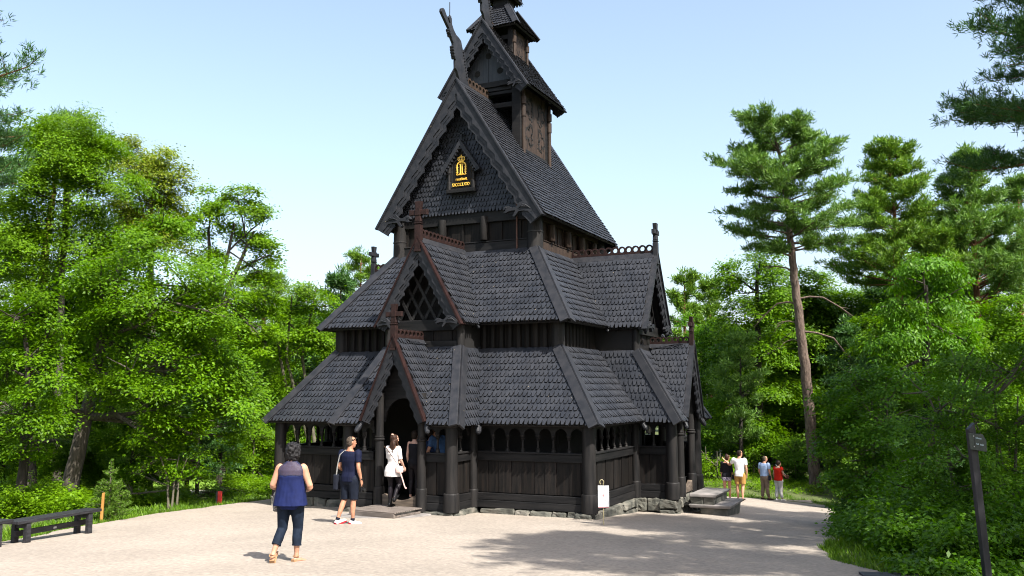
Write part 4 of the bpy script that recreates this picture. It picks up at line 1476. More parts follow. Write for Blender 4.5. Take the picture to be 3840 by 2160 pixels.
def lob(u, v, ru, rv, d, dd=0.0, rd=None):
    """crown lobe seen at bearing u, v, with half sizes ru, rv (survey units), d metres out"""
    p = sight(u, v, d + dd)
    k = (d + dd) / F2
    return (p, ru * k, (rd or ru * k), rv * k)

def make_left_trees():
    # A tall pale tree at the far left
    b = foot(150, 33)
    broadleaf('broadleaf_tree', 'tall pale green tree with airy top, highest of the left wood', b,
              [lob(165, 390, 120, 95, 33), lob(60, 470, 90, 90, 33, -1), lob(230, 470, 95, 90, 33), lob(40, 620, 110, 110, 33, -1), lob(170, 600, 130, 120, 33), lob(280, 610, 80, 110, 33, 1), lob(240, 360, 60, 60, 33), lob(110, 340, 55, 50, 33)],
              'leaf_light', 'bark', [b, sight(150, 900, 33), sight(160, 600, 33), sight(170, 420, 33)], 11, dens=30, size=.16, n=20, spread=.28, rough=.4, trunk_r=.17)
    b = foot(40, 37)
    broadleaf('broadleaf_tree', 'deep green tree filling the gap behind the left edge tree', b,
              [lob(40, 560, 100, 110, 37), lob(-10, 680, 100, 110, 37), lob(110, 720, 110, 90, 37), lob(210, 760, 90, 90, 37), lob(60, 850, 120, 90, 37), lob(200, 900, 110, 90, 37), lob(290, 780, 80, 90, 38)],
              'leaf_dark', 'bark_dark', [b, sight(40, 900, 37), sight(45, 600, 37)], 111, dens=16, size=.2, n=18, spread=.3, rough=.35, trunk_r=.2)
    # B linden in flower
    b = foot(380, 41)
    broadleaf('linden_tree', 'linden tree with yellow blossom standing behind the big maple', b,
              [lob(370, 430, 90, 75, 41), lob(430, 470, 48, 55, 41), lob(320, 400, 60, 50, 41), lob(400, 560, 85, 90, 41), lob(300, 540, 70, 90, 41)],
              'leaf_linden', 'bark', [b, sight(380, 900, 41), sight(380, 500, 41)], 12, dens=22, size=.2, n=20, spread=.3, trunk_r=.3)
    # C leaning maple, the biggest crown on the left
    b = Vector((-10.31, -6.23, -.55))
    broadleaf('maple_tree', 'big bright maple with a leaning grey trunk left of the church', b,
              [lob(330, 640, 130, 90, 25.5), lob(470, 720, 120, 90, 25), lob(230, 720, 110, 90, 25), lob(380, 800, 140, 90, 24.4), lob(540, 850, 95, 80, 25), lob(250, 860, 90, 70, 25.3), lob(600, 930, 70, 70, 25.5),
               lob(450, 930, 130, 70, 24.2), lob(560, 1010, 90, 60, 24.6), lob(400, 1030, 110, 55, 24), lob(300, 1000, 70, 50, 24.2), lob(480, 1090, 95, 50, 24), lob(380, 1100, 80, 45, 23.8), lob(580, 1100, 60, 55, 25.5), lob(200, 940, 70, 50, 24.3), lob(150, 1010, 60, 40, 24.2), lob(330, 930, 80, 50, 23.6), lob(640, 1010, 50, 60, 26), lob(520, 780, 90, 60, 24),  lob(420, 560, 80, 60, 26.5)],
              'leaf_maple', 'bark', [b, sight(192, 1150, 25), sight(238, 940, 25.2), sight(275, 760, 25.5), sight(310, 640, 26)], 13, dens=21, size=.165, n=21, spread=.27, rough=.35, twigs=60, trunk_r=.26)
    # D ash tree with open crown
    b = foot(560, 37)
    broadleaf('ash_tree', 'airy ash tree with forked grey stems beside the church', b,
              [lob(600, 505, 75, 45, 37), lob(530, 530, 55, 55, 37), lob(665, 550, 45, 60, 37), lob(590, 590, 75, 50, 37, 1), lob(680, 640, 28, 45, 37), lob(520, 630, 55, 55, 37), lob(650, 680, 45, 32, 37), lob(600, 760, 70, 40, 37), lob(530, 740, 60, 60, 37), lob(660, 770, 40, 45, 37, 1), lob(600, 840, 70, 50, 37), lob(670, 860, 40, 55, 37)],
              'leaf_ash', 'bark', [[b, sight(545, 900, 37), sight(560, 700, 37), sight(590, 560, 37)], [sight(548, 850, 37), sight(575, 720, 37), sight(640, 580, 37)], [sight(550, 800, 37), sight(530, 680, 37), sight(525, 570, 37)]], 14, dens=22, size=.2, n=18, spread=.26, rough=.4, trunk_r=.16)
    # E left edge broadleaf
    b = foot(60, 23)
    broadleaf('broadleaf_tree', 'spreading green tree at the left edge over the bench', b,
              [lob(40, 790, 90, 60, 23), lob(110, 860, 80, 50, 23), lob(20, 920, 80, 60, 23), lob(130, 960, 80, 45, 22.6), lob(60, 1040, 90, 45, 22.5), lob(140, 1060, 60, 40, 22.4), lob(-10, 1110, 70, 50, 23), lob(90, 1130, 60, 30, 22.5)],
              'leaf_maple', 'bark_dark', [b, sight(58, 1150, 23), sight(70, 950, 23), sight(60, 800, 23)], 15, dens=21, size=.15, n=20, spread=.25, rough=.4, trunk_r=.15)
    # F pine at the very left, boughs reaching in
    b = foot(-172, 21)
    pine('pine_tree', 'dark pine at the left edge, only its boughs reaching in', [b, sight(-165, 700, 21), sight(-150, 300, 21), sight(-140, -250, 21)], (.50, 1), 'leaf_pine_dark', 'bark_red', 16, r=.24, n_br=60, reach=2.5, tuft=.17, blades=14, width=.02, per=10, rise=.1)
    # tall pine trunks behind A
    b = foot(90, 38)
    pine('pine_tree', 'red barked pine trunk among the left trees, taller of two', [b, sight(95, 800, 38), sight(125, 540, 38), sight(160, 330, 38)], (.78, 1), 'leaf_pine', 'bark_red', 17, r=.28, n_br=20, reach=1.8)
    b = foot(120, 40)
    pine('pine_tree', 'greyish bare pine trunk beside the red barked one', [b, sight(128, 800, 40), sight(170, 540, 40), sight(185, 290, 40)], (.82, 1), 'leaf_pine', 'bark_dark', 18, r=.28, n_br=18, reach=1.6, dead=((.45, -1.6, .3, .3, .05), (.5, 1.2, .4, .2, .04)))
    # G birch-like saplings
    b = foot(770, 40)
    broadleaf('young_tree', 'slim young trees with thin pale stems beside the roof corner', b,
              [lob(760, 745, 60, 38, 40), lob(820, 770, 45, 50, 40), lob(720, 800, 40, 50, 40), lob(790, 850, 60, 60, 40), lob(720, 900, 45, 60, 40), lob(800, 940, 55, 50, 40, 1), lob(740, 1000, 60, 55, 40), lob(840, 860, 30, 50, 40)],
              'leaf_light', 'twig', [[b, sight(705, 900, 40), sight(690, 760, 40)], [b + Vector((.8, 0, 0)), sight(760, 900, 40), sight(795, 720, 40)], [b + Vector((.4, .4, 0)), sight(720, 900, 40), sight(735, 740, 40)]], 19, dens=18, size=.2, n=18, spread=.3, rough=.4, trunk_r=.10)
    # I red pine trunk
    b = foot(652, 44)
    pine('pine_tree', 'slender pine with a sunlit orange trunk left of the church', [b, sight(656, 950, 44), sight(664, 800, 44), sight(668, 690, 44)], (.70, 1), 'leaf_pine_yellow', 'bark_red', 20, r=.24, n_br=20, reach=1.6)
    # H pine showing above the roof
    b = foot(900, 56)
    pine('pine_tree', 'round topped pine showing above the roof left of the church', [b, sight(905, 900, 56), sight(908, 640, 56)], (.55, 1), 'leaf_pine_yellow', 'bark_red', 21, r=.25, n_br=34, reach=2.0, tuft=.3, width=.045)
    # bushes
    b = foot(560, 27.5)
    broadleaf('clipped_bush', 'low rounded green bush behind the red post', b, [lob(520, 1238, 35, 26, 27), lob(575, 1232, 45, 28, 27.5), lob(620, 1240, 32, 24, 28)], 'leaf_hazel', 'twig', [b, b + Vector((0, 0, .5))], 22, dens=60, size=.075, n=24, spread=.13, cat='bush', twigs=20, trunk_r=.04)
    b = foot(640, 31)
    broadleaf('shrub', 'tall bright shrub against the left gallery corner', b, [lob(640, 1090, 60, 60, 31), lob(590, 1140, 60, 50, 31), lob(680, 1130, 45, 60, 31.5), lob(640, 1180, 60, 30, 31), lob(700, 1180, 25, 30, 32)], 'leaf_ash', 'twig', [b, b + Vector((0, 0, 1.6))], 23, dens=22, size=.14, n=20, spread=.2, cat='shrub', trunk_r=.06)
    b = foot(432, 24)
    broadleaf('shrub', 'many-stemmed hazel shrub in shade behind the wooden stake', b, [lob(400, 1150, 60, 45, 24.3), lob(470, 1160, 60, 45, 24.5), lob(440, 1210, 60, 40, 24.6), lob(350, 1190, 50, 45, 25), lob(330, 1240, 50, 30, 25)], 'leaf_maple', 'twig',
              [[b, sight(420, 1200, 24), sight(400, 1140, 24)], [b + Vector((.12, 0, 0)), sight(438, 1200, 24), sight(450, 1140, 24)], [b + Vector((.2, .1, 0)), sight(447, 1210, 24), sight(470, 1150, 24)]], 24, dens=18, size=.14, n=18, spread=.22, cat='shrub', trunk_r=.035)
    b = foot(75, 27)
    broadleaf('broadleaf_tree', 'shaded tree with a mossy trunk in the dark behind the bench', b, [lob(80, 1060, 80, 40, 27), lob(10, 1030, 70, 50, 27.5), lob(180, 1100, 70, 40, 28)], 'leaf_dark', 'bark', [b, sight(70, 1150, 27), sight(75, 1000, 27)], 25, dens=15, size=.16, trunk_r=.33)
    spruce('spruce_sapling', 'little spruce sapling with a long leader beside the stake', foot(285, 21.0), 1.35, .50, 'leaf_spruce', 26)

def make_right_trees():
    # P1 big leaning Scots pine
    b = sight(2052, 1222, 43); b.z = gz(b.x, b.y) - .1
    pine('pine_tree', 'tall leaning pine with a bare scaly trunk right of the church', [b, sight(2028, 950, 43), sight(2000, 720, 43), sight(1985, 560, 43), sight(1972, 430, 43), sight(1940, 310, 43)], (.49, 1), 'leaf_pine', 'bark_pine', 31, r=.29, n_br=78, reach=2.8, tuft=.27, blades=12, width=.042, per=13, rise=.16, inner=.45,
         crownshape=lambda q: (.62 + .5 * math.sin(min(1, q * 1.25) * PI)) * (1 - .30 * q ** 2), tiers=7, jit=.85,
         dead=((.44, -1.4, -.3, .3, .05), (.36, -2.0, -.5, -1.1, .06), (.31, -1.1, -.3, .1, .045), (.27, -.9, -.2, .05, .04), (.37, 2.6, .6, -1.0, .06), (.30, 3.2, .9, -3.0, .065)))
    b = foot(2270, 50)
    pine('pine_tree', 'bushy pine with a sunlit orange trunk, second pine right', [b, sight(2265, 800, 50), sight(2255, 600, 50), sight(2235, 370, 50)], (.45, 1), 'leaf_pine_yellow', 'bark_red', 32, r=.28, n_br=92, reach=3.3, tuft=.3, width=.05, per=13, crownshape=lambda q: 1.05 - .82 * q)
    b = foot(2465, 49)
    pine('pine_tree', 'pointed pine towards the right edge with a bluish thin top', [b, sight(2460, 800, 49), sight(2450, 600, 49), sight(2430, 385, 49)], (.36, 1), 'leaf_pine', 'bark_red', 33, r=.26, n_br=95, reach=3.2, tuft=.3, width=.048, per=12, crownshape=lambda q: 1.1 - .98 * q, rise=.45)
    b = foot(2560, 52)
    pine('pine_tree', 'pine top cut by the right edge of the picture', [b, sight(2565, 700, 52), sight(2560, 460, 52)], (.4, 1), 'leaf_pine', 'bark_red', 34, r=.26, n_br=54, reach=3.0, tuft=.3, width=.044, per=10, crownshape=lambda q: 1.1 - .95 * q, rise=.4)
    b = foot(2390, 55)
    pine('pine_tree', 'shaded pine filling the gap between the two right pines', [b, sight(2370, 800, 55), sight(2360, 560, 55)], (.3, 1), 'leaf_pine', 'bark_red', 35, r=.26, n_br=54, reach=3.4, tuft=.34, width=.05, per=10, crownshape=lambda q: 1.1 - .9 * q)
    for i, (u, top, d, lab) in enumerate(((1722, 692, 62, 'small distant pine nearest the church on the right'), (1785, 708, 64, 'small distant pine next to the broadleaf tree'))):
        b = foot(u, d)
        pine('pine_tree', lab, [b, sight(u, 900, d), sight(u, top, d)], (.35, 1), 'leaf_pine_yellow', 'bark_red', 36 + i, r=.22, n_br=44, reach=2.2, tuft=.34, width=.055, per=9, crownshape=lambda q: 1.0 - .75 * q)
    b = foot(1905, 50)
    broadleaf('broadleaf_tree', 'bright broadleaf tree behind the leaning pine trunk', b, [lob(1910, 660, 60, 60, 50), lob(1870, 740, 70, 70, 50), lob(1950, 760, 70, 70, 50), lob(1850, 830, 70, 60, 50), lob(1920, 880, 90, 70, 50), lob(2000, 860, 70, 80, 50, 1), lob(1860, 950, 80, 60, 50), lob(1960, 990, 90, 60, 50), lob(1830, 690, 30, 25, 50), lob(1810, 1040, 70, 60, 49), lob(1900, 1090, 80, 60, 49)],
              'leaf_maple', 'bark_dark', [b, sight(1905, 900, 50), sight(1905, 680, 50)], 41, dens=9, size=.26, n=18, spread=.36, rough=.35, trunk_r=.3)
    b = foot(1770, 54)
    broadleaf('broadleaf_tree', 'round green tree just beyond the south porch', b, [lob(1770, 850, 70, 60, 54), lob(1810, 930, 60, 60, 54), lob(1740, 950, 60, 70, 54), lob(1780, 1040, 80, 70, 53), lob(1760, 1130, 70, 60, 52)], 'leaf_hazel', 'bark_dark', [b, sight(1770, 1000, 54), sight(1770, 860, 54)], 42, dens=9, size=.26, n=18, spread=.36, trunk_r=.25)
    b = foot(1860, 47)
    pine('pine_tree', 'young greyish pine in front of the bright broadleaf tree', [b, sight(1862, 1000, 47), sight(1862, 850, 47)], (.2, 1), 'leaf_pine', 'bark_dark', 43, r=.12, n_br=30, reach=1.7, tuft=.3, width=.045, per=8)
    # W1 drooping long-leaved tree
    b = foot(2330, 33)
    broadleaf('bird_cherry', 'glossy tree with long drooping leaves at right', b, [lob(2320, 690, 80, 50, 33), lob(2390, 760, 80, 60, 33), lob(2270, 770, 80, 60, 33), lob(2340, 850, 120, 60, 32.6), lob(2240, 870, 60, 60, 33), lob(2430, 860, 60, 60, 33), lob(2300, 940, 110, 50, 32.6), lob(2410, 950, 80, 50, 33), lob(2220, 960, 60, 45, 33)],
              'leaf_hazel', 'bark_dark', [b, sight(2330, 900, 33), sight(2330, 720, 33)], 44, dens=16, size=.26, n=16, spread=.26, droop=.9, width=.36, rough=.35, trunk_r=.2)
    # X hazel overhanging the path
    b = foot(2185, 21.5)
    broadleaf('hazel_bush', 'big dark hazel bush bulging over the gravel edge', b, [lob(2150, 960, 90, 55, 22), lob(2230, 960, 90, 60, 21.5), lob(2120, 1040, 85, 55, 22), lob(2210, 1060, 100, 70, 21), lob(2110, 1120, 70, 50, 22), lob(2180, 1160, 90, 60, 21), lob(2140, 1220, 70, 50, 21.2), lob(2240, 1220, 90, 60, 20.5), lob(2160, 1275, 55, 35, 21)],
              'leaf_hazel', 'twig', [[b, sight(2160, 1050, 21.8)], [b + Vector((.3, .1, 0)), sight(2230, 1000, 21.5)], [b + Vector((.1, .3, 0)), sight(2190, 980, 21.8)]], 45, dens=26, size=.125, n=20, spread=.2, rough=.3, cat='bush', width=.8, trunk_r=.05)
    # Y tall shrub filling the right
    b = foot(2450, 17)
    broadleaf('tall_shrub', 'tall dense shrub with small oval leaves behind the signpost', b, [lob(2420, 920, 110, 70, 18), lob(2520, 930, 90, 80, 17.5), lob(2330, 990, 80, 60, 18), lob(2440, 1040, 120, 70, 17), lob(2560, 1060, 90, 90, 17), lob(2340, 1080, 80, 60, 17.5), lob(2420, 1150, 110, 70, 16.5), lob(2540, 1190, 100, 80, 16.5), lob(2320, 1170, 70, 60, 17), lob(2450, 1260, 110, 60, 16), lob(2570, 1300, 90, 70, 16), lob(2600, 900, 60, 70, 17.5)],
              'leaf_shrub', 'twig', [[b, sight(2420, 1000, 17.5)], [b + Vector((.3, .1, 0)), sight(2500, 950, 17.5)], [b + Vector((-.3, .3, 0)), sight(2360, 1000, 17.8)], [b + Vector((.5, .3, 0)), sight(2560, 1000, 17.3)]], 46, dens=34, size=.105, n=20, spread=.17, rough=.35, cat='shrub', width=.55, trunk_r=.045)
    # bright bushes behind the walkers
    for i, (u, d, lobes, lab) in enumerate((
            (1995, 45, [(1995, 1140, 45, 45), (2020, 1200, 40, 40), (1970, 1190, 30, 40), (1990, 1225, 50, 25)], 'sunlit yellow-green bush behind the older couple'),
            (1800, 44, [(1795, 1170, 35, 40), (1830, 1180, 30, 40), (1780, 1210, 30, 30), (1770, 1150, 25, 40)], 'bright bush between the porch and the young couple'),
            (1890, 48, [(1880, 1160, 50, 40), (1920, 1180, 45, 40), (1870, 1210, 50, 30), (1930, 1220, 40, 25)], 'darker leafy bush between the two walking couples'))):
        b = foot(u, d)
        broadleaf('bush', lab, b, [lob(a, c, e, f, d) for a, c, e, f in lobes], ('leaf_bright', 'leaf_ash', 'leaf_maple')[i], 'twig', [b, b + Vector((0, 0, 1.5))], 50 + i, dens=16, size=.19, n=18, spread=.26, cat='bush', trunk_r=.05)
    # Z near pine whose boughs hang in at the upper right
    b = foot(2835, 20)
    pine('pine_tree', 'near dark pine hanging its boughs in at the upper right', [b, sight(2820, 700, 20), sight(2800, 200, 20), sight(2780, -300, 20)], (.53, 1), 'leaf_pine_dark', 'bark_red', 60, r=.26, n_br=60, reach=2.7, tuft=.16, blades=15, width=.02, per=14, rise=.08, crownshape=lambda q: 1.0 - .35 * q)

def make_shade_trees():
    # tall trees outside the view, right of and behind the camera: they throw the shade on the gravel
    protos = []
    for i, (x, y, h, rr, lab) in enumerate(((19.5, -7.5, 13, 2.6, 'out of view pine right of the path throwing shade'), (15.2, -8.6, 14, 3.1, 'out of view pine by the bushes throwing shade on the yard'), (16.3, -14.5, 15, 3.0, 'out of view pine near the camera throwing shade on gravel'), (16.2, -4.6, 13, 2.3, 'out of view pine beside the path throwing shade by the porch'), (23.0, -13.5, 15, 3.0, 'out of view pine far right throwing shade'))):
        b = Vector((x, y, gz(x, y)))
        pine('pine_tree', lab, [b, b + Vector((.2, .1, h * .5)), b + Vector((.1, .3, h))], (.48, 1), 'leaf_pine_dark' if i == 1 else 'leaf_pine', 'bark_pine', 70 + i, r=.24, n_br=90 if i == 1 else 70, reach=rr, tuft=.17 if i == 1 else .3, width=.02 if i == 1 else .05, per=14 if i == 1 else 10, blades=15 if i == 1 else 11, rise=.15)

def make_backwood():
    rnd = random.Random(77)
    protos = []
    for i, (nm, h, w, lm) in enumerate((('broadleaf_tree', 10, 3.2, 'leaf_dark'), ('broadleaf_tree', 12, 3.0, 'leaf_maple'))):
        b = Vector((-30 - 8 * i, 38, gz(-24, 16)))
        L = []
        for k in range(11):
            z = h * (.18 + .75 * k / 10)
            a = k * 2.4
            q = w * .55 * math.sin(PI * min(1, .25 + .75 * k / 10))
            L.append((b + Vector((math.cos(a) * q, math.sin(a) * q, z)), w * .55, w * .55, h * .13))
        protos.append(broadleaf(nm, 'green tree of the dark wood behind the clearing', b, L, lm, 'bark_dark', [b, b + Vector((0, 0, h * .8))], 80 + i, dens=8, size=.32, n=16, spread=.42, rough=.4, group='trees of the wood behind', trunk_r=.22))
    b = Vector((-40, 40, gz(-24, 16)))
    protos.append(pine('pine_tree', 'green tree of the dark wood behind the clearing', [b, b + Vector((0, 0, 6)), b + Vector((.2, 0, 12))], (.15, 1), 'leaf_pine_dark', 'bark_dark', 83, r=.22, n_br=46, reach=2.7, tuft=.4, width=.07, per=9, blades=10, group='trees of the wood behind', cat='tree'))
    for row, (d0, d1, us, hmax) in enumerate((
            (36, 44, range(-60, 720, 62), .62), (48, 60, range(-80, 900, 60), .85),
            (54, 66, range(1700, 2700, 58), .68), (38, 46, range(2150, 2640, 62), .72), (70, 90, range(1650, 2700, 75), .85), (64, 80, range(-80, 900, 80), .9), (28, 35, range(-60, 560, 44), .36), (56, 66, range(2080, 2700, 48), .95), (30, 36, range(2140, 2640, 50), .42), (52, 60, range(1840, 2500, 40), 1.0), (44, 52, range(600, 880, 34), .78), (74, 95, range(1250, 1720, 45), .6), (36, 60, range(2680, 3150, 60), .8))):
        for u in us:
            d = rnd.uniform(d0, d1)
            uu = u + rnd.uniform(-18, 18)
            p = foot(uu, d)
            if p.x > -7 and p.x < 6.5 and p.y < 22: continue
            k = rnd.randrange(3)
            s = hmax * rnd.uniform(.8, 1.1)
            if row in (2, 4) and 1650 < uu < 1840: s *= .55
            if row in (1, 5) and uu > 640: s *= .70
            if row == 9 and uu < 1960: s *= .72
            copy_tree(protos[k], p, rnd.uniform(0, 6.28), s)
    for p in protos:
        pass

def make_ground_plants():
    rg = np.random.default_rng(5); rnd = random.Random(5)
    # grass on the verges and the far lawn
    pts = []
    tries = 0
    def dist_edge(x, y):
        return 0
    YL = [Vector((a, b, 0)) for a, b in YJ]
    segs = [(YL[i], YL[(i + 1) % len(YL)]) for i in range(len(YL))]
    B = []
    for a, b in segs:
        if a.y < -19 and a.x > -14: continue
        if a.x > 13: continue
        near = a.y < -2
        L = (b - a).length
        d = (b - a).normalized()
        out = Vector((d.y, -d.x, 0))
        m = a.lerp(b, .5) + out * .1
        if inside((m.x, m.y), YJ): out = -out
        w = 1.5 if a.x < 0 else 1.9
        cnt = int(L * (620 if near else 260))
        for k in range(cnt):
            q = rnd.random() ** 1.5 * w - .05
            p = a.lerp(b, rnd.random()) + out * q
            B.append((p.x, p.y, gz(p.x, p.y), (.05 + .05 * rnd.random()) * (1.0 if q < .5 else 1.5)))
    for k in range(9000):                                     # the far lawn strip
        x, y = rnd.uniform(-19, -5.6), rnd.uniform(-.2, 11)
        B.append((x, y, gz(x, y), .06))
    B = np.array(B)
    n = len(B)
    az = rg.uniform(0, 2 * PI, n)
    hgt = B[:, 3] * rg.uniform(.6, 1.5, n)
    dirv = np.stack([np.cos(az), np.sin(az), np.zeros(n)], -1)
    lean = np.stack([np.cos(az + 1.3), np.sin(az + 1.3), np.zeros(n)], -1) * (hgt * rg.uniform(.1, .8, n))[:, None]
    base = B[:, :3] - np.array([0, 0, .005])
    wd = .009
    tip = base + lean + np.stack([0 * hgt, 0 * hgt, hgt], -1)
    mid = base + lean * .35 + np.stack([0 * hgt, 0 * hgt, hgt * .6], -1)
    P = np.stack([base - dirv * wd, base + dirv * wd, mid + dirv * wd * .8, tip], 1)
    tag(quads('grass', P, 'blade'), kind='stuff')
    # leafy undergrowth: behind the bench, under the left trees, and at the right foreground
    C = []
    def patch(n_, fx, h0, h1):
        for _ in range(n_):
            x, y = fx()
            if inside((x, y), YJ): continue
            z = gz(x, y)
            h = rnd.uniform(h0, h1) * (.55 + .9 * (.5 + mnoise.noise(Vector((x * 1.1, y * 1.1, 7)))))
            for k in range(3):
                C.append((x + rnd.gauss(0, .08), y + rnd.gauss(0, .08), z + h * rnd.uniform(.25, 1.05)))
    def band(u0, u1, d0, d1):
        def f():
            p = foot(rnd.uniform(u0, u1), rnd.uniform(d0, d1)); return p.x, p.y
        return f
    patch(1500, band(-60, 225, 21.9, 26.0), .18, .66)
    patch(500, band(190, 480, 25.0, 28), .12, .4)
    patch(400, band(560, 720, 27.5, 33), .15, .5)
    patch(300, band(1740, 2060, 41, 47), .1, .35)
    C1 = np.array(C); O1 = np.tile(np.array([[0, 0, 1.]]), (len(C1), 1))
    P1 = leaf_quads(rg, C1, O1, 13, .11, .085, width=.6)
    tag(quads('undergrowth', P1, 'leaf_under'), kind='stuff')
    C.clear()
    patch(620, band(2330, 2640, 13.0, 14.4), .2, .6)
    patch(800, band(2200, 2640, 14.4, 16.2), .25, .85)
    patch(900, band(2150, 2640, 16.2, 19.0), .3, 1.1)
    patch(200, band(2230, 2640, 12.2, 13.4), .05, .2)
    patch(300, band(2080, 2200, 18, 24), .15, .5)
    C2 = np.array(C); O2 = np.tile(np.array([[0, 0, 1.]]), (len(C2), 1))
    P2 = leaf_quads(rg, C2, O2, 12, .13, .095, width=.55, droop=.35, jitter=1.1)
    tag(quads('undergrowth', P2, 'leaf_weed'), kind='stuff')
    # a few tall weeds with long leaves right of the path
    for i, (u, d) in enumerate(((2480, 13.6), (2540, 13.2), (2350, 14.2))):
        pass

def make_plants():
    plant_mats()
    make_left_trees()
    make_right_trees()
    make_shade_trees()
    make_backwood()
    make_ground_plants()
# ================================================================== small things
def make_bench(label, cx, cy, rz):
    z = gz(cx, cy)
    t = empty('bench', (cx, cy, z), label, 'bench', None, rz)
    t['group'] = 'black benches along the grass edge'
    # local x runs along the bench
    s = MB(); s.box(-.98, .98, -.20, .0 - .003, .395, .45); s.build('seat_plank', 'benchwood', t, bevel=.008)
    s = MB(); s.box(-.97, .99, .003, .20, .393, .448); s.build('seat_plank', 'benchwood', t, bevel=.008)
    for sx in (-.72, .72):
        for sy in (-.145, .145):
            zz = gz(*( (Matrix.Rotation(rz, 3, 'Z') @ Vector((sx, sy, 0)) + Vector((cx, cy, 0))).xy )) - z
            l = MB(); l.hexa([(sx - .05, sy - .045, zz - .02), (sx + .05, sy - .045, zz - .02), (sx + .05, sy + .045, zz - .02), (sx - .05, sy + .045, zz - .02),
                              (sx - .05, sy - .04, .393), (sx + .05, sy - .04, .393), (sx + .05, sy + .04, .393), (sx - .05, sy + .04, .393)])
            l.build('leg', 'benchwood', t, bevel=.006)
        b = MB(); b.box(sx - .03, sx + .03, -.099, .099, .30, .392); b.build('cross_piece', 'benchwood', t)
    r = MB(); r.box(-.86, .86, -.022, .022, .16, .26); r.build('stretcher', 'benchwood', t, bevel=.005)
    for sx in (-.62, .62):
        br = MB(); br.bar((sx, 0, .25), (sx * .86, 0, .39), .035, .04, up=(0, 1, 0)); br.build('brace', 'benchwood', t)
    p = MB(); p.box(-.02, .05, -.028, -.0225, .19, .225); p.build('small_plate', 'platemetal', t)
    return t

